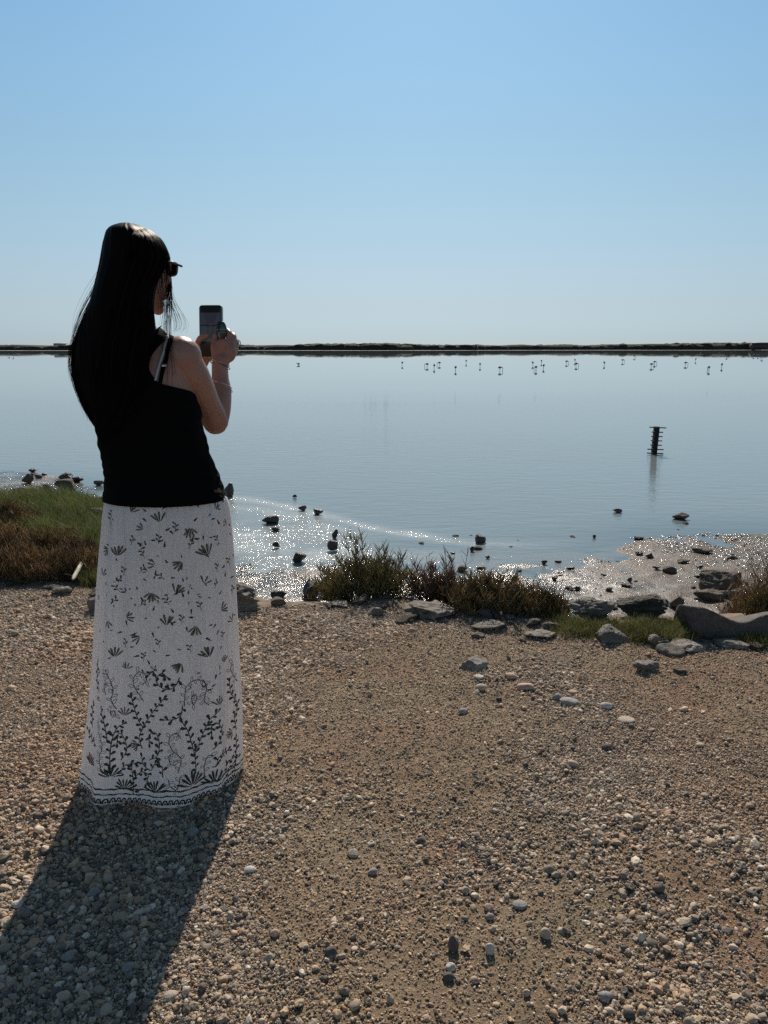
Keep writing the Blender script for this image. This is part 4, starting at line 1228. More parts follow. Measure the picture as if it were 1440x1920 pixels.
def ell(c, r, rot=None):
    V, Fs = ICO[3]
    V = V * np.array(r)
    if rot is not None: V = V @ np.array(rot.to_3x3()).T
    bb.add(V + np.array(c), Fs)
L_ = lambda u, v, Y: list(PY(u, v, Y))
add_loft(TORSO, nu=48, pw=.92)
# shoulders, upper arms, forearms
ell(L_(339, 668, 2.262), (.060, .056, .058))
ell(L_(320, 662, 2.262), (.065, .05, .045))
limb([L_(338, 668, 2.262), L_(362, 705, 2.29), L_(385, 752, 2.36), L_(404, 789, 2.42)], [.052, .049, .043, .041])
limb([L_(404, 791, 2.42), L_(411, 765, 2.435), L_(415, 735, 2.455), L_(413, 708, 2.475), L_(412, 682, 2.485)], [.040, .037, .032, .027, .0255])
ell(L_(176, 668, 2.262), (.056, .056, .055)); ell(L_(200, 662, 2.262), (.06, .05, .042))
limb([L_(174, 670, 2.262), L_(190, 715, 2.34), L_(222, 765, 2.45), L_(255, 790, 2.52)], [.05, .047, .042, .039])
limb([L_(255, 790, 2.52), L_(300, 755, 2.55), L_(345, 715, 2.57), L_(374, 690, 2.575)], [.038, .036, .030, .025])
# right hand: palm in front of the phone's lower right corner, thumb on the screen side, fingers round the back
PHY = 2.535
ell(L_(411, 664, 2.50), (.026, .016, .036)); ell(L_(428, 660, 2.50), (.026, .016, .034)); ell(L_(420, 650, 2.502), (.030, .015, .026)); ell(L_(416, 676, 2.49), (.027, .018, .022))
ell(L_(431, 645, 2.508), (.018, .014, .016))
limb([L_(425, 648, 2.508), L_(430, 626, 2.522), L_(421, 618, 2.552), L_(409, 622, 2.556)], [.0098, .0092, .0085, .0075], n=14, sides=10)
limb([L_(433, 650, 2.508), L_(439, 632, 2.525), L_(431, 626, 2.553), L_(414, 630, 2.557)], [.0098, .0092, .0085, .0075], n=14, sides=10)
limb([L_(437, 657, 2.508), L_(444, 643, 2.525), L_(435, 638, 2.553), L_(417, 641, 2.557)], [.0095, .0090, .0083, .0073], n=14, sides=10)
limb([L_(436, 667, 2.505), L_(443, 656, 2.520), L_(435, 651, 2.548), L_(419, 653, 2.556)], [.0088, .0082, .0076, .0068], n=14, sides=10)
limb([L_(407, 672, 2.495), L_(402, 655, 2.498), L_(402, 641, 2.512), L_(404, 629, 2.518)], [.0135, .0125, .0105, .0088], n=14, sides=10)
# left hand behind the phone, thumb hooked round its left edge
ell(L_(378, 672, 2.572), (.026, .018, .034)); ell(L_(388, 664, 2.570), (.024, .016, .026))
limb([L_(374, 668, 2.565), L_(371, 648, 2.550), L_(376, 634, 2.522), L_(388, 629, 2.517)], [.0125, .0115, .0100, .0085], n=14, sides=10)
limb([L_(384, 655, 2.572), L_(390, 640, 2.574), L_(398, 628, 2.565), L_(404, 618, 2.562)], [.0095, .009, .0085, .0075], n=14, sides=10)
limb([L_(392, 656, 2.572), L_(400, 644, 2.576), L_(406, 634, 2.566), L_(410, 628, 2.564)], [.0095, .009, .0085, .0075], n=14, sides=10)
limb([L_(394, 662, 2.570), L_(403, 655, 2.576), L_(409, 648, 2.568), L_(413, 643, 2.564)], [.0092, .0086, .008, .007], n=14, sides=10)
limb([L_(388, 672, 2.560), L_(396, 670, 2.556), L_(402, 664, 2.552), L_(406, 660, 2.550)], [.0095, .0085, .0078, .0068], n=14, sides=10)
# neck and head
HC = PY(260, 496, 2.255)
limb([L_(258, 628, 2.268), L_(257, 590, 2.262), list(HC + Vector((0.004, 0.0, -0.05)))], [.052, .047, .05])
HR = Matrix.Rotation(math.radians(-33), 4, 'Z') @ Matrix.Rotation(math.radians(-8), 4, 'X')
def hl(r_, f_, u_): return list(HC + (HR @ Vector((r_ * 1.03, f_ * 1.06, u_ * (1.14 if u_ < -.03 else 1.0)))))
ell(hl(0, -.005, .012), (.072, .090, .086), HR)
ell(hl(0, .038, -.045), (.055, .050, .060), HR)
ell(hl(0, .050, -.085), (.034, .034, .028), HR)
ell(hl(0, .072, -.098), (.019, .014, .015), HR)
limb([hl(0, .082, .005), hl(0, .098, -.020), hl(0, .104, -.036)], [.008, .010, .012], n=8, sides=10)
ell(hl(0, .088, -.056), (.022, .009, .006), HR); ell(hl(0, .085, -.066), (.019, .009, .006), HR)
for s in (-1, 1):
    ell(hl(s * .031, .072, .003), (.014, .012, .011), HR)
    ell(hl(s * .030, .074, .020), (.024, .010, .007), HR)
    ell(hl(s * .040, .055, -.030), (.020, .022, .020), HR)
    ell(hl(s * .073, -.002, -.008), (.006, .016, .030), HR)
# legs and feet under the skirt
for s in (-1, 1):
    hx = L_(312, 960, YB)[0] + s * .085
    limb([[hx, YB, .92], [hx, YB + .01, .70], [hx - s * .01, YB, .48], [hx - s * .015, YB - .01, .28], [hx - s * .02, YB, .09]], [.085, .075, .052, .052, .034])
    limb([[hx - s * .02, YB - .03, .045], [hx - s * .01, YB + .06, .04], [hx, YB + .16, .03]], [.032, .034, .026])
body_raw = bb.build('body', M['skin'])
md = body_raw.modifiers.new('r', 'REMESH'); md.mode = 'VOXEL'; md.voxel_size = 0.0031; md.use_smooth_shade = True
md2 = body_raw.modifiers.new('s', 'SMOOTH'); md2.iterations = 5; md2.factor = 0.5
dg = bpy.context.evaluated_depsgraph_get()
bme = bpy.data.meshes.new_from_object(body_raw.evaluated_get(dg))
bpy.data.objects.remove(body_raw)
person = empty('person', (0, 0, 0))
tag(person, 'person in black tank top and long white patterned skirt photographing the lagoon with a phone', 'person')
bme.materials.clear(); bme.materials.append(M['skin'])
body = bpy.data.objects.new('body', bme); C.objects.link(body); body.parent = person
bme.polygons.foreach_set('use_smooth', np.ones(len(bme.polygons), bool))
print('body verts', len(bme.vertices))
BVV = [v.co.copy() for v in bme.vertices]
body_bvh = BVHTree.FromPolygons(BVV, [tuple(p.vertices) for p in bme.polygons])
EYE = Vector((0, 0, CAMZ))

# ---- skirt
SK = [(905, 216, 402, .104), (922, 206, 415, .116), (935, 201, 425, .125), (960, 197, 431, .131), (1000, 194, 435, .136), (1050, 190, 438, .142), (1130, 185, 442, .150), (1230, 180, 446, .160), (1330, 171, 449, .170), (1410, 161, 449, .177), (1461, 154, 448, .182)]
_sk = []
for v, ul, ur, ry in SK:
    a, b_ = PY(ul, v, YB), PY(ur, v, YB)
    _sk.append([(a.x + b_.x) / 2, a.z, (b_.x - a.x) / 2, ry])
_sk = catmull(_sk, 80)[::-1]          # ascending z
def skirt_pt(th, z):
    th = np.asarray(th, float); z = np.asarray(z, float)
    cx = np.interp(z, _sk[:, 1], _sk[:, 0]); rx_ = np.interp(z, _sk[:, 1], _sk[:, 2]); ry = np.interp(z, _sk[:, 1], _sk[:, 3])
    f = np.clip((0.9 - z) / 0.9, 0, 1)
    fold = 0.0045 * np.sin(th * 9 + 1.3 + 1.2 * z) + 0.0035 * np.sin(th * 17 + 3 * z) * (1 - f * .6) + 0.006 * np.sin(th * 5 + .5) * f
    top = smooth(0.78, 0.93, z)
    fold = fold * (0.8 + 1.1 * f) + 0.008 * np.sin(th * 11 + .8 + 1.5 * np.sin(z * 3)) * f ** .5 * smooth(.0, .5, np.abs(np.sin(th * 2 + .4))) + 0.0022 * np.sin(th * 44 + 3 * np.sin(th * 5)) * top
    fold = fold * (0.25 + 0.75 * np.abs(np.sin(th)) ** .6)
    x = cx + (rx_ + fold) * np.cos(th); y = YB + (ry + fold) * np.sin(th)
    return np.stack([x, y, z + 0 * x], -1)
zs = np.linspace(0.012, _sk[-1, 1], 150); ths = np.arange(320) / 320 * 2 * np.pi
TH, ZZ = np.meshgrid(ths, zs)
hemw = 0.006 * np.sin(TH * 7 + 1) * np.clip(1 - ZZ / .08, 0, 1)
SV = skirt_pt(TH, ZZ); SV[..., 2] += hemw
skirt = mesh_np('skirt', SV, grid_faces(320, 150, closed=True), M['skirt'], person)
tag(skirt, 'long white skirt printed with dark green leaf sprigs and a leafy border')
sk_bvh = BVHTree.FromPolygons([Vector(v) for v in SV.reshape(-1, 3)], [tuple(int(i) for i in f) for f in grid_faces(320, 150, closed=True)])
def sk_px(u, v):
    d = Vector(ray(u, v)).normalized()
    h = sk_bvh.ray_cast(EYE, d)
    if h[0] is None: return None
    p = h[0]
    i = np.interp(p.z, _sk[:, 1], _sk[:, 0]); rx_ = np.interp(p.z, _sk[:, 1], _sk[:, 2]); ry = np.interp(p.z, _sk[:, 1], _sk[:, 3])
    th = math.atan2((p.y - YB) / ry, (p.x - i) / rx_) % (2 * math.pi)
    return th, p.z
def sk_speed(th, z):
    rx_ = np.interp(z, _sk[:, 1], _sk[:, 2]); ry = np.interp(z, _sk[:, 1], _sk[:, 3])
    return np.sqrt((rx_ * np.sin(th)) ** 2 + (ry * np.cos(th)) ** 2)
ink, olv = Batch(), Batch()
def sk_map(th0, z0, A, off=.0009):
    """A (n,2) metres (right, up) around (th0, z0) -> points on the cloth"""
    th = th0 + A[:, 0] / sk_speed(th0, z0); z = np.clip(z0 + A[:, 1], 0.012, .95)
    P = skirt_pt(th, z); e_ = 1e-3
    T1 = skirt_pt(th + e_, z) - P; T2 = skirt_pt(th, z + e_) - P
    N = np.cross(T1, T2); N /= np.linalg.norm(N, axis=1, keepdims=True)
    return P + N * off
def poly(B, th0, z0, A, off=.0009):
    A = np.asarray(A); c = A.mean(0)
    P = sk_map(th0, z0, np.vstack([A, c]), off); n = len(A); j = np.arange(n)
    B.add(P, np.stack([j, (j + 1) % n, np.full(n, n)], 1))
def petal(th0, z0, x, y, ang, L, w, B=ink, off=.0009, fat=.62):
    t = np.linspace(0, 1, 8)
    prof = np.sin(np.pi * t ** fat) ** .8 * w
    prof = np.interp(t, [0, .15, .55, .85, 1], [0.12, .35, .9, 1, .15]) * w
    a = np.concatenate([np.stack([t * L, prof], 1), np.stack([t[::-1] * L, -prof[::-1]], 1)])
    c, s = math.cos(ang), math.sin(ang)
    R = np.stack([x + a[:, 0] * c - a[:, 1] * s, y + a[:, 0] * s + a[:, 1] * c], 1)
    poly(B, th0, z0, R, off)
def stroke(th0, z0, pts, w, off=.0009, n=None, B=ink):
    P = catmull(pts, n or max(4, len(pts) * 5)); T = np.gradient(P, axis=0); T /= np.linalg.norm(T, axis=1, keepdims=True) + 1e-9
    N = np.stack([-T[:, 1], T[:, 0]], 1)
    ww = w * (1 + .25 * np.sin(np.arange(len(P)) * 1.9))[:, None] * .5
    A = np.stack([P - N * ww, P + N * ww], 1).reshape(-1, 2)
    V = sk_map(th0, z0, A, off); k = np.arange(len(P) - 1) * 2
    B.add(V, np.stack([k, k + 1, k + 3, k + 2], 1))
rp = np.random.default_rng(77)
def fan(th, z, ang, n, L, spread=2.2, fill=True, w=.13):
    for k in range(n):
        a = ang + (k / (n - 1) - .5) * spread + rp.normal(0, .06)
        l = L * rp.uniform(.85, 1.08) * (1 - .12 * abs(k / (n - 1) - .5))
        s0 = L * .12
        petal(th, z, s0 * math.cos(a), s0 * math.sin(a), a, l, L * w * .72)
        if fill: petal(th, z, (s0 + l * .38) * math.cos(a), (s0 + l * .38) * math.sin(a), a, l * .5, L * w * .5, olv, .0014)
def sprig(th, z, ang, L):
    c = [[0, 0], [L * .4 * math.cos(ang) + .001, L * .4 * math.sin(ang)], [L * math.cos(ang), L * math.sin(ang)]]
    stroke(th, z, c, .0011, n=6)
    for k, (t, s) in enumerate(((.35, 1), (.55, -1), (.8, 1))):
        petal(th, z, c[2][0] * t, c[2][1] * t, ang + s * .8, L * .42, L * .085)
def dash(th, z, ang, L):
    petal(th, z, 0, 0, ang, L, L * .17)
KM = .00158
def at3(X, Y_): return sk_px(120 + X / 4, 920 + Y_ / 4)
def at4(X, Y_): return sk_px(120 + X / 4, 1240 + Y_ / 4)
U_, D_, Lf, Rt = math.pi / 2, -math.pi / 2, math.pi, 0
for X, Y_, a, n, s in [(500, 165, 1.0, 4, 60), (720, 240, 1.9, 4, 75), (600, 290, 2.7, 3, 60), (945, 275, D_, 5, 75), (1130, 140, .6, 4, 60), (1222, 240, 2.8, 3, 45), (335, 440, 3.6, 5, 55), (400, 495, U_, 5, 80), (1085, 490, 2.0, 5, 85),
                       (690, 560, 2.9, 3, 65), (890, 530, 3.9, 5, 70), (290, 640, 1.2, 3, 60), (1050, 700, 1.1, 3, 60), (835, 770, 1.0, 5, 75), (655, 760, D_, 6, 75), (1175, 900, .4, 4, 70), (465, 950, .3, 4, 65), (770, 1015, U_, 4, 80), (990, 1010, D_ - .3, 5, 75),
                       (1265, 980, 2.2, 3, 60), (325, 970, D_ + .2, 3, 60), (575, 1090, 3.6, 4, 65), (380, 1250, U_, 5, 70), (1095, 1250, 2.0, 5, 80), (1200, 1290, U_, 4, 60), (885, 1290, 4.1, 5, 75)]:
    q = at3(X, Y_)
    if q: fan(q[0], q[1], a, n, s / 4 * KM * 1.02, spread={3: 1.3, 4: 1.35, 5: 1.45, 6: 1.7}[n])
for X, Y_ in [(500, 410), (710, 400), (835, 310), (935, 440), (1160, 390), (605, 510), (565, 620), (450, 640), (755, 670), (1150, 610), (1130, 735), (365, 690), (420, 760), (345, 850), (560, 870), (790, 860), (1030, 895), (885, 1000), (715, 1180), (460, 1180),
              (950, 1215), (1190, 1120), (600, 1285), (350, 240), (1240, 560), (1255, 780)]:
    q = at3(X, Y_)
    if q: sprig(q[0], q[1], U_ + rp.normal(0, .5), 68 / 4 * KM)
for k in range(150):
    q = at3(rp.uniform(250, 1290), rp.uniform(60, 1500))
    if q: dash(q[0], q[1], rp.uniform(0, 6.28), rp.uniform(22, 46) / 4 * KM)
# lower band: trailing sprays (crop px, filled leaves or outlined ones)
def vine(pts, filled=True, leaf=42, gap=30, w=.0024):
    W = [at4(X, Y_) for X, Y_ in pts]
    if any(q is None for q in W):
        W = [q for q in W if q is not None]
        if len(W) < 2: return
    th0, z0 = W[0]
    A = np.array([[(th - th0) * sk_speed(th0, z0), z - z0] for th, z in W])
    P = catmull(A, max(12, len(A) * 8)); stroke(th0, z0, A, w * 1.15 if filled else w * .85)
    seg = np.linalg.norm(np.diff(P, axis=0), axis=1); s = np.concatenate([[0], np.cumsum(seg)])
    g = gap / 4 * KM; k = 0
    for d in np.arange(g * .8, s[-1], g):
        x, y = np.interp(d, s, P[:, 0]), np.interp(d, s, P[:, 1])
        i = min(np.searchsorted(s, d), len(P) - 1); T = P[i] - P[i - 1]; a = math.atan2(T[1], T[0])
        k += 1; sgn = 1 if k % 2 else -1
        l = leaf / 4 * KM * rp.uniform(.8, 1.15)
        if filled:
            petal(th0, z0, x, y, a + sgn * .85, l, l * .26)
        else:
            c, s_ = math.cos(a + sgn * 1.0), math.sin(a + sgn * 1.0)
            tt = np.linspace(0, 2 * np.pi, 9)
            E = np.stack([l * .5 - l * .5 * np.cos(tt), l * .22 * np.sin(tt)], 1)
            stroke(th0, z0, np.stack([x + E[:, 0] * c - E[:, 1] * s_, y + E[:, 0] * s_ + E[:, 1] * c], 1), .0013, n=14)
    if filled: petal(th0, z0, P[-1][0], P[-1][1], a, leaf / 4 * KM, leaf / 4 * KM * .24)
for pts, f in [([(588, 655), (565, 570), (590, 500), (560, 440), (530, 350), (510, 270)], 1), ([(590, 500), (640, 420), (690, 350), (745, 285)], 1), ([(870, 120), (840, 180), (790, 210), (730, 195), (690, 140), (730, 90), (770, 115)], 1),
               ([(600, 300), (540, 210), (520, 140), (560, 80), (610, 100), (620, 140), (590, 180)], 0), ([(905, 340), (910, 250), (920, 190), (970, 145), (1040, 150), (1070, 200), (1050, 290), (1090, 330)], 0),
               ([(890, 330), (880, 400), (830, 435), (760, 440)], 1), ([(990, 840), (985, 680), (1010, 620), (1060, 500), (1100, 430), (1155, 380)], 1), ([(985, 720), (960, 620), (930, 520), (895, 465)], 1),
               ([(1120, 660), (1175, 590), (1185, 520), (1150, 460), (1110, 490), (1110, 550)], 1), ([(640, 740), (700, 710), (715, 620), (690, 540), (640, 550), (640, 610)], 1), ([(830, 690), (790, 620), (800, 560), (850, 540), (880, 580)], 0),
               ([(860, 835), (880, 740), (840, 690), (790, 710), (800, 770), (840, 780)], 0), ([(780, 880), (800, 940), (850, 960), (880, 860)], 0), ([(350, 860), (340, 720), (360, 580), (400, 500), (445, 470)], 1),
               ([(430, 740), (475, 660), (450, 570), (410, 540), (400, 610)], 1), ([(1292, 510), (1275, 420), (1300, 320), (1250, 240), (1240, 160)], 1), ([(1300, 150), (1250, 70), (1260, 0)], 0), ([(650, 820), (600, 780), (585, 720)], 1), ([(655, 820), (680, 770)], 1),
               ([(522, 995), (520, 870), (510, 800)], 1), ([(520, 880), (580, 830), (630, 850), (620, 910)], 1), ([(1230, 870), (1215, 770), (1285, 700), (1290, 580)], 1), ([(1055, 870), (1050, 790), (1080, 710), (1120, 710)], 0),
               ([(1110, 790), (1150, 780), (1170, 710), (1230, 670)], 1), ([(740, 870), (740, 800), (720, 780)], 1), ([(280, 840), (260, 720), (280, 620), (255, 440)], 0), ([(320, 600), (300, 480), (280, 370)], 1), ([(395, 360), (350, 290), (365, 210), (320, 100), (290, 90)], 0),
               ([(240, 640), (200, 560), (185, 520)], 1), ([(215, 500), (215, 400), (220, 330)], 1), ([(1290, 830), (1265, 770), (1300, 720)], 1), ([(450, 850), (430, 830), (460, 780), (530, 765)], 1), ([(265, 230), (250, 120), (255, 20)], 1),
               ([(690, 60), (650, 90), (640, 100)], 1), ([(310, 250), (300, 180), (320, 170)], 0), ([(970, 330), (955, 270), (985, 250), (995, 290), (965, 330)], 0), ([(355, 400), (345, 380), (375, 370), (385, 400), (360, 420)], 0)]:
    vine(pts, bool(f))
for X, Y_, a, n, s in [(455, 410, U_, 5, 75), (1165, 330, 1.4, 5, 75), (560, 620, 3.5, 6, 65), (1265, 530, 3.3, 6, 70), (470, 60, U_ + .1, 5, 60), (680, 70, 2.4, 3, 55), (260, 300, U_, 4, 50)]:
    q = at4(X, Y_)
    if q: fan(q[0], q[1], a, n, s / 4 * KM * .9, 2.0)
for X, Y_, s in [(200, 775, 90), (345, 870, 85), (455, 960, 90), (683, 985, 95), (968, 935, 120), (1132, 915, 105)]:
    q = at4(X, Y_)
    if q: fan(q[0], q[1], U_, 8, s / 4 * KM * 1.0, 2.5, fill=False, w=.11)
for X, Y_ in [(548, 990), (1268, 870)]:
    q = at4(X, Y_)
    if q: fan(q[0], q[1], U_, 4, 30 / 4 * KM, 1.3, fill=False, w=.2)
# the rest of the cloth, all round: same motifs
for k in range(60):
    th = rp.uniform(0.1, math.pi - 0.1); z = rp.uniform(.3, .85)
    fan(th, z, rp.uniform(0, 6.28), int(rp.integers(3, 6)), .014, 1.9) if k % 2 else sprig(th, z, rp.uniform(0, 6.28), .022)
for k in range(9):
    fan(.2 + k * .34, .085, U_, 8, .022, 2.9, fill=False)
    vpts = [[0, 0], [.01, .06], [-.01, .13], [.015, .2]]; stroke(.35 + k * .34, .08, vpts, .0016)
# border lines and scallops round the hem
for z, w in ((.061, .0046), (.044, .0038)):
    th = np.linspace(0, 2 * np.pi, 260)
    zz = z + .0016 * np.sin(th * 23) + .001 * np.sin(th * 61); ww = w * (1 + .3 * np.sin(th * 37)) / 2
    A = np.stack([sk_map2 for sk_map2 in (th, zz)], 1)
    P1 = np.array([sk_map(t, q, np.array([[0, -h_]]))[0] for t, q, h_ in zip(th, zz, ww)]); P2 = np.array([sk_map(t, q, np.array([[0, h_]]))[0] for t, q, h_ in zip(th, zz, ww)])
    V = np.stack([P1, P2], 1).reshape(-1, 3); k = np.arange(len(th) - 1) * 2
    ink.add(V, np.stack([k, k + 1, k + 3, k + 2], 1))
th = 0.0
while th < 2 * math.pi:
    sp = float(sk_speed(th, .03)); w = .0165
    tt = np.linspace(0, np.pi, 9)
    stroke(th, .016, np.stack([w * .40 * np.cos(tt), .015 * np.sin(tt)], 1), .0045, n=12)
    petal(th, .015, 0, 0, U_, .009, .0024)
    th += w / sp
pr = ink.build('leaf_print', M['ink'], skirt, kind='stuff'); tag(pr, 'dark green leaf and vine print')
pr2 = olv.build('leaf_tint', M['olive'], skirt, kind='stuff'); tag(pr2, 'olive centres of the printed leaves')

# ---- tank top: lower tube
def ruche(V, th):
    z = V[..., 2]; side = np.abs(np.cos(th))[None, :] ** 3
    rad = V - np.stack([V[..., 0].mean(1, keepdims=True) + 0 * z, np.full_like(z, YB), z], -1)
    n = rad / (np.linalg.norm(rad, axis=-1, keepdims=True) + 1e-9)
    d = .0045 + side * (.0011 * np.sin(z * 190 + 3.5 * vnoise(z * 14, th[None] * 2 + 0 * z, seed=23)) + .0040 * vnoise(z * 32, th[None] * 1.5 + 0 * z, seed=3)) + .0015 * fbm(z * 25, th[None] * 4 + 0 * z, seed=13)
    return V + n * d[..., None]
TT = [(934, 200, 422, YB, .133), (926, 201, 420, YB, .129), (900, 201, 408, YB, .115), (870, 198, 396, YB, .108), (840, 193, 386, YB, .103), (810, 186, 379, YB, .102), (775, 176, 372, YB, .105), (755, 171, 367, YB, .106), (740, 168, 363, YB, .107)]
V, Q, _ = loft(TT, nu=96, pw=.92, sub=12, cap=False, jitter=ruche)
top = mesh_np('tank_top', V, Q, M['black_knit'], person)
tag(top, 'black ribbed tank top with racer shaped back')
# back panel: cast onto the back of the body and lifted off it
PAN = [(611, 303, 320), (616, 296, 327), (622, 289, 330), (630, 281, 325), (636, 274, 315), (647, 262, 301), (664, 240, 287), (680, 226, 279), (695, 214, 281), (708, 200, 288), (718, 190, 298), (726, 182, 325), (733, 174, 352), (741, 168, 362), (752, 170, 366)]
PAN = catmull([list(map(float, p)) for p in PAN], 60)
NU = 40
def cast(u, v, off):
    d = Vector(ray(u, v)).normalized()
    h = body_bvh.ray_cast(EYE, d)
    if h[0] is None or h[0].y > 2.36: return None
    return h[0] + h[1] * off
rows = []
for v, ul, ur in PAN:
    row = []
    last = None
    for k in range(NU):
        u = ul + (ur - ul) * k / (NU - 1)
        q = cast(u, v, .006)
        if q is None: q = last if last is not None else PY(u, v, YB - .02)
        last = q; row.append(list(q))
    rows.append(row)
pv = np.array(rows)
for _ in range(3):
    pv[1:-1, 1:-1] = pv[1:-1, 1:-1] * .4 + .15 * (pv[2:, 1:-1] + pv[:-2, 1:-1] + pv[1:-1, 2:] + pv[1:-1, :-2])
panel = mesh_np('racer_back', pv, grid_faces(NU, 60), M['black_knit'], top)
sd = panel.modifiers.new('t', 'SOLIDIFY'); sd.thickness = .003; sd.offset = 0
def ribbon(name, pts, w, mat, parent, off=.0075, n=26, thick=.0016):
    P = catmull([list(map(float, p)) for p in pts], n)
    Lp, Rp = [], []
    for i, (u, v) in enumerate(P):
        T = P[min(i + 1, n - 1)] - P[max(i - 1, 0)]; T = T / np.linalg.norm(T); N = np.array([-T[1], T[0]])
        a = cast(*(P[i] + N * w / 2), off); b_ = cast(*(P[i] - N * w / 2), off)
        if a is None or b_ is None: continue
        Lp.append(list(a)); Rp.append(list(b_))
    V = np.stack([Lp, Rp], 1).reshape(-1, 3); k = np.arange(len(Lp) - 1) * 2
    o = mesh_np(name, V, np.stack([k, k + 1, k + 3, k + 2], 1), mat, parent)
    s = o.modifiers.new('t', 'SOLIDIFY'); s.thickness = thick; s.offset = 0
    return o
tag(ribbon('strap', [(318, 628), (312, 645), (304, 668), (297, 690), (291, 714)], 4.2, M['white_strap'], person), 'narrow white bra strap')
tag(ribbon('strap', [(326, 624), (322, 640), (313, 668), (305, 692), (299, 722)], 7.5, M['black_knit'], person, off=.0065), 'narrow black strap beside the white one')
for k, (u, v) in enumerate([(303, 686), (305, 690.5)]):
    pass
o = ribbon('strap_slider', [(306, 684), (306, 689)], 9, M['silver'], person, off=.010, n=3)

# ---- hair
HV = [(419, 238, 246, 2.255, .02), (423, 222, 262, 2.255, .05), (432, 209, 281, 2.25, .085), (446, 203, 298, 2.25, .104), (465, 198, 309, 2.25, .112), (485, 194, 315, 2.25, .114), (505, 190, 306, 2.245, .110), (530, 184, 292, 2.230, .104), (555, 176, 287, 2.215, .096),
      (580, 167, 285, 2.20, .085), (610, 154, 288, 2.19, .066), (640, 143, 284, 2.175, .050), (670, 137, 280, 2.16, .040), (700, 138, 274, 2.155, .034), (730, 145, 266, 2.15, .028), (760, 156, 254, 2.15, .02), (785, 168, 236, 2.15, .012), (806, 182, 215, 2.15, .005)]
HVa = np.array(HV, float)
def strandy(V, th):
    a = np.arctan2(V[..., 1] - V[..., 1].mean(1, keepdims=True), V[..., 0] - V[..., 0].mean(1, keepdims=True))
    return V + (0.0025 * vnoise(a * 14, V[..., 2] * 3, seed=4))[..., None] * np.stack([np.cos(a), np.sin(a), 0 * a], -1)
V, Q, T = loft(HV, nu=120, sub=8, cap=True, jitter=strandy)
hb = Batch(); hb.add(V, Q); hb.T.append(T)
hair = hb.build('hair', M['hair'], person)
tag(hair, 'long straight very dark hair hanging down the back')
rh = np.random.default_rng(9)
def hair_pt(v, a, lift):
    ul = np.interp(v, HVa[:, 0], HVa[:, 1]); ur = np.interp(v, HVa[:, 0], HVa[:, 2]); Yc = np.interp(v, HVa[:, 0], HVa[:, 3]); D = np.interp(v, HVa[:, 0], HVa[:, 4])
    u = (ul + ur) / 2 + (ur - ul) / 2 * np.sin(a) * (1 + lift * 1.0)
    Y = Yc - D * np.cos(a) * (1 + lift)
    d0 = (u - 720) / F; aa = (v - 960) / F
    Yc_ = CP - aa * SP; Z_ = -SP - aa * CP; t = Y / Yc_
    return np.stack([d0 * t, Y, CAMZ + Z_ * t], -1)
NS, KS = 2600, 26
a0 = rh.uniform(-2.3, 1.75, NS); lift0 = np.abs(rh.normal(0, .016, NS)) + .002
vend = np.interp(a0, [-2.3, -1.3, -.5, .3, 1.0, 1.75], [760, 775, 812, 800, 745, 620]) + rh.normal(0, 16, NS)
tt = np.linspace(0, 1, KS)[None, :]
vv = 421 + (vend[:, None] - 421) * tt ** 1.1
aw = a0[:, None] + .05 * np.sin(tt * 5 + rh.uniform(0, 6, (NS, 1))) * tt + rh.normal(0, .07, (NS, 1)) * tt ** 2
lf = lift0[:, None] * (1 + 1.6 * tt * (rh.random((NS, 1)) < .12))
HP = hair_pt(vv, aw, lf)
HRd = np.repeat(np.interp(np.linspace(0, 1, KS), [0, .1, .8, 1], [.0004, .0011, .0009, .0003])[None], NS, 0)
V, Q = tubes(HP, HRd, 3)
strands = Batch(); strands.add(V, Q)
# loose fly-away strands
def loose(pts3, r_=.0006, n=22):
    P = catmull(pts3, n)
    V, Q = tubes(P[None], np.linspace(r_, r_ * .35, n)[None], 3); strands.add(V, Q)
for k in range(60):      # left outline
    v0 = rh.uniform(470, 620); v1 = rh.uniform(680, 800); o1 = rh.uniform(1, 13)
    ul = lambda v: float(np.interp(v, HVa[:, 0], HVa[:, 1]))
    y_ = rh.uniform(2.13, 2.24)
    loose([list(PY(ul(v0) + 4, v0, y_)), list(PY(ul(v0 + 50) - o1 * .4, v0 + 50, y_)), list(PY(ul((v0 + v1) / 2 + 20) - o1 * .8, (v0 + v1) / 2 + 20, y_)), list(PY(ul(v1) - 1 + rh.normal(0, 4), v1, y_))], .0005)
for k in range(16):
    v0 = rh.uniform(500, 560); o1 = rh.uniform(3, 17)
    loose([list(PY(187, v0, 2.2)), list(PY(165 - o1 * .5, v0 + 45, 2.2)), list(PY(146 - o1 * .5, v0 + 90, 2.2)), list(PY(138 - o1 * .2, v0 + 120 + o1, 2.2))], .0004)
FACE = [[(312, 480), (318, 515), (318, 560), (314, 600), (313, 640)], [(314, 490), (319, 530), (320, 575), (316, 610), (315, 655)], [(313, 500), (317, 550), (323, 590), (327, 605), (326, 622)], [(314, 505), (319, 560), (330, 592), (334, 607), (330, 620)],
        [(314, 505), (320, 560), (338, 592), (344, 610), (338, 621)], [(310, 490), (311, 540), (309, 580), (308, 600), (306, 612)], [(305, 480), (308, 530), (312, 570), (312, 610), (316, 700)], [(313, 500), (318, 560), (315, 620), (318, 700), (313, 770)],
        [(313, 500), (318, 560), (317, 620), (323, 690), (327, 705)]]
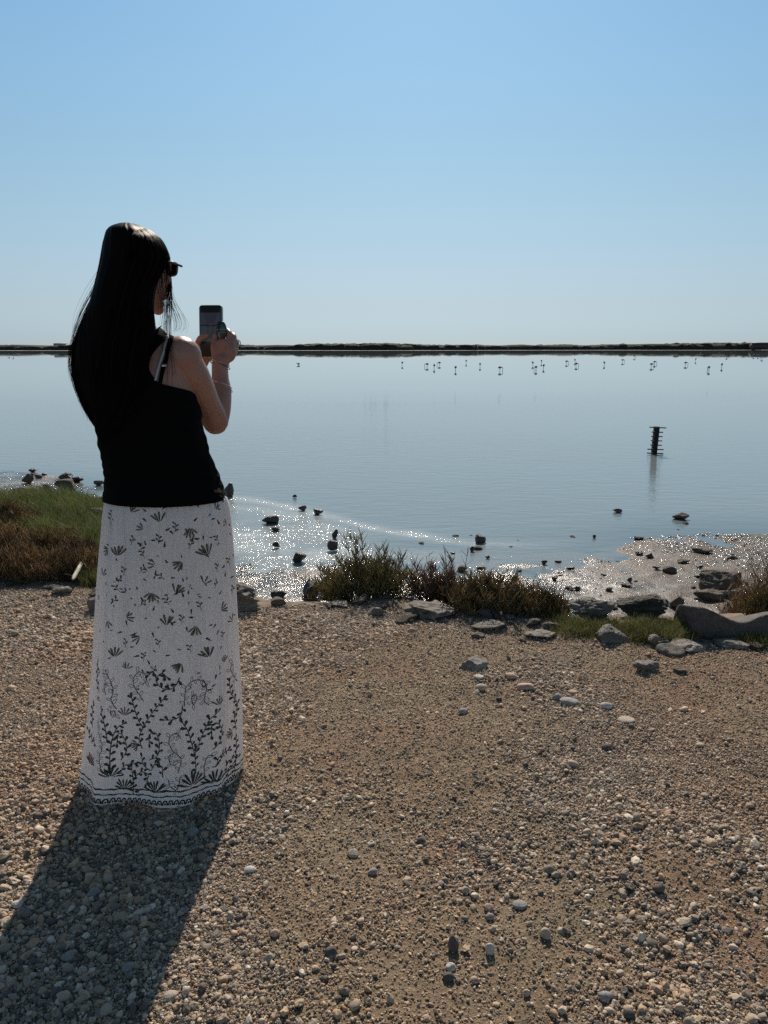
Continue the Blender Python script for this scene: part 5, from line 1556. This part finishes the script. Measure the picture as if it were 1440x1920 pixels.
for f in FACE:
    for k in range(7):
        dx = rh.normal(0, 2.2); y_ = 2.30 + rh.normal(0, .01)
        ys_ = np.interp([p[1] for p in f], [480, 560, 620, 640, 770], [2.27, 2.28, 2.24, 2.19, 2.15]) + rh.normal(0, .004)
        loose([list(PY(u + dx * (1 + i * .25), v + rh.normal(0, 2), float(y))) for i, ((u, v), y) in enumerate(zip(f, ys_))], .00055)
for k in range(55):     # strands along the cheek, in front of the face
    u0 = rh.uniform(292, 312); 
    loose([list(PY(u0 - 8, 462, 2.20)), list(PY(u0, 500, 2.17)), list(PY(u0 + rh.uniform(0, 9), 535, 2.18)), list(PY(min(u0 + rh.uniform(3, 16), 319), 575 + rh.uniform(0, 20), 2.2))], .0006)
tag(strands.build('hair_strands', M['hair'], hair, kind='stuff'), 'fine loose strands')

# ---- sunglasses
sg = empty('sunglasses', (0, 0, 0)); sg.parent = person; tag(sg, 'dark wide framed sunglasses')
HM = Matrix.Translation(HC) @ HR
def lens_mesh(s):
    t = np.linspace(0, 2 * np.pi, 28, endpoint=False)
    def sup(rx_, rz): return np.stack([s * .036 + rx_ * np.sign(np.cos(t)) * np.abs(np.cos(t)) ** .6, 0 * t, .004 + .78 * rz * np.sign(np.sin(t)) * np.abs(np.sin(t)) ** .7], 1)
    b = Batch()
    rings = [sup(.031, .026) + [0, .100, 0], sup(.031, .026) + [0, .106, 0], sup(.025, .020) + [0, .107, 0], sup(.025, .020) + [0, .099, 0], sup(.031, .026) + [0, .100, 0]]
    V = np.array(rings); V[..., 1] -= .011; V[..., 1] -= 0.6 * V[..., 0] ** 2 * 4
    return V, grid_faces(28, 5, closed=True), sup(.0252, .0202)
def to_head(V): 
    V = np.asarray(V).reshape(-1, 3)
    return np.array([list(HM @ Vector(v)) for v in V])
for s in (-1, 1):
    V, Q, lensr = lens_mesh(s)
    mesh_np('frame', to_head(V), Q, M['black_plastic'], sg)
    lr = lensr + [0, .093, 0]; lr[:, 1] -= 2.4 * lr[:, 0] ** 2
    c = lr.mean(0); n = len(lr); j = np.arange(n)
    mesh_np('lens', to_head(np.vstack([lr, c])), np.stack([j, (j + 1) % n, np.full(n, n)], 1), M['black_plastic'], sg)
    P = np.array([hl(s * .069, .088, .012), hl(s * .075, .05, .012), hl(s * .077, .0, .008), hl(s * .074, -.03, -.01)])
    V, Q = tubes(catmull(P, 10)[None], np.full((1, 10), .0032), 6); mesh_np('temple', V, Q, M['black_plastic'], sg)

# ---- bracelets and ring
def ring_around(name, u, v, Y, R, r_, mat, tilt, label=None, parent=person, yaw=0):
    c = PY(u, v, Y); t = np.linspace(0, 2 * np.pi, 33)
    P = np.stack([R * np.cos(t), R * .85 * np.sin(t), 0 * t], 1)
    Mx = Matrix.Rotation(yaw, 3, 'Z') @ Matrix.Rotation(tilt[1], 3, 'Y') @ Matrix.Rotation(tilt[0], 3, 'X')
    P = P @ np.array(Mx).T + np.array(c)
    V, Q = tubes(P[None], np.full((1, 33), r_), 6)
    o = mesh_np(name, V, Q, mat, parent)
    if label: tag(o, label)
ring_around('bracelet', 412, 682, 2.487, .0300, .0016, M['gold'], (-.35, .18), 'thin rose gold bracelet at the wrist')
ring_around('bracelet', 414, 686, 2.485, .0300, .0013, M['black_plastic'], (-.3, .30), 'thin dark cord bracelet at the wrist')
ring_around('bracelet', 415, 722, 2.465, .0345, .0012, M['silver'], (-.35, .30), 'upper thin silver bangle on the forearm')
ring_around('bracelet', 416, 726, 2.463, .0355, .0012, M['gold'], (-.45, .42), 'lower thin gold bangle on the forearm')
ring_around('finger_ring', 444, 642, 2.525, .0125, .0016, M['silver'], (.9, .6), 'silver ring')
ring_around('earring', 286, 575, 2.27, .006, .0008, M['gold'], (1.4, 0), None)

# ---- the phone held in front of her
pc = PY(395, 621, PHY)
ph = empty('phone', tuple(pc)); tag(ph, 'smartphone in a pale case held upright in both hands showing the lagoon on its screen', 'phone')
ph.rotation_euler = (math.radians(-6), 0, math.radians(-7))
def rrect(w, h, r_, y, n=6):
    pts = []
    for cx, cz, a0_ in ((w / 2 - r_, h / 2 - r_, 0), (-w / 2 + r_, h / 2 - r_, 90), (-w / 2 + r_, -h / 2 + r_, 180), (w / 2 - r_, -h / 2 + r_, 270)):
        for k in range(n):
            a = math.radians(a0_ + 90 * k / (n - 1)); pts.append([cx + r_ * math.cos(a), y, cz + r_ * math.sin(a)])
    return np.array(pts)
def slab(name, w, h, r_, y0, y1, mat, parent, bev=.001):
    rings = [rrect(w - 2 * bev, h - 2 * bev, r_, y0), rrect(w, h, r_, y0 + bev), rrect(w, h, r_, y1 - bev), rrect(w - 2 * bev, h - 2 * bev, r_, y1)]
    n = 24; V = np.vstack(rings + [[[0, y0, 0]], [[0, y1, 0]]]); Q = grid_faces(n, 4, closed=True); j = np.arange(n); j2 = (j + 1) % n
    T = np.vstack([np.stack([j2, j, np.full(n, 4 * n)], 1), np.stack([3 * n + j, 3 * n + j2, np.full(n, 4 * n + 1)], 1)])
    return mesh_np(name, V, np.vstack([Q[:, [0, 1, 2]], Q[:, [0, 2, 3]], T]), mat, parent, smooth_sh=False)
PW, PH_ = .0765, .165
slab('case', PW, PH_, .010, .0005, .012, M['case'], ph)
slab('body', PW - .003, PH_ - .003, .009, -.0012, .004, M['black_plastic'], ph)
def screen_mat():
    n = NT('dim_phone_screen')
    tc = n.n('ShaderNodeTexCoord'); sx_ = n.n('ShaderNodeSeparateXYZ'); n.l(tc.outputs['Object'], sx_.inputs[0])
    f = n.n('ShaderNodeMapRange'); f.inputs[1].default_value = -PH_ / 2; f.inputs[2].default_value = PH_ / 2; n.l(sx_.outputs[2], f.inputs[0])
    c = n.ramp(f.outputs[0], [(0.0, (.003, .003, .003)), (0.30, (.020, .025, .032)), (0.575, (.018, .021, .028)), (0.60, (.004, .004, .004)), (0.62, (.018, .020, .031)), (0.85, (.004, .004, .004))], 'CONSTANT')
    e_ = n.n('ShaderNodeEmission'); n.l(c, e_.inputs['Color']); e_.inputs['Strength'].default_value = 1.0
    g_ = n.n('ShaderNodeBsdfGlossy'); g_.inputs['Roughness'].default_value = .05; g_.inputs['Color'].default_value = (.02, .02, .02, 1)
    a_ = n.n('ShaderNodeAddShader'); n.l(e_.outputs[0], a_.inputs[0]); n.l(g_.outputs[0], a_.inputs[1]); n.l(a_.outputs[0], n.out.inputs['Surface'])
    return n.m
M['screen'] = screen_mat()
slab('screen', PW - .009, PH_ - .010, .006, -.0018, -.0013, M['screen'], ph, bev=.0001)
slab('camera_bump', .03, .03, .006, .012, .0145, M['black_plastic'], ph).location = (.018, 0, .058)
# dark green oval gadget pressed against the lower right of the screen
M['green_gloss'] = simple('dark_green_gloss', (0.010, 0.035, 0.028), 0.15)
gp = PY(415, 621, 2.516)
g_ = empty('grip', tuple(gp)); tag(g_, 'dark green glossy rounded grip with thin pale lines held against the phone', 'phone grip')
V, Fs = ICO[4]; V = V.copy(); V = np.sign(V) * np.abs(V) ** .8 * [.0175, .007, .031]
V[:, 0] *= 1 - .2 * smooth(0, -.03, V[:, 2])
mesh_np('shell', V, Fs, M['green_gloss'], g_)
for pts in ([[-.013, -.0072, .004], [.0, -.0085, .006], [.014, -.007, .004]], [[-.008, -.0075, -.004], [.0, -.0085, -.003], [.013, -.0072, -.005]], [[-.006, -.0075, -.005], [-.006, -.0072, -.015], [-.005, -.006, -.022]]):
    V, Q = tubes(catmull(pts, 8)[None], np.full((1, 8), .0006), 5); mesh_np('line', V, Q, M['silver'], g_)
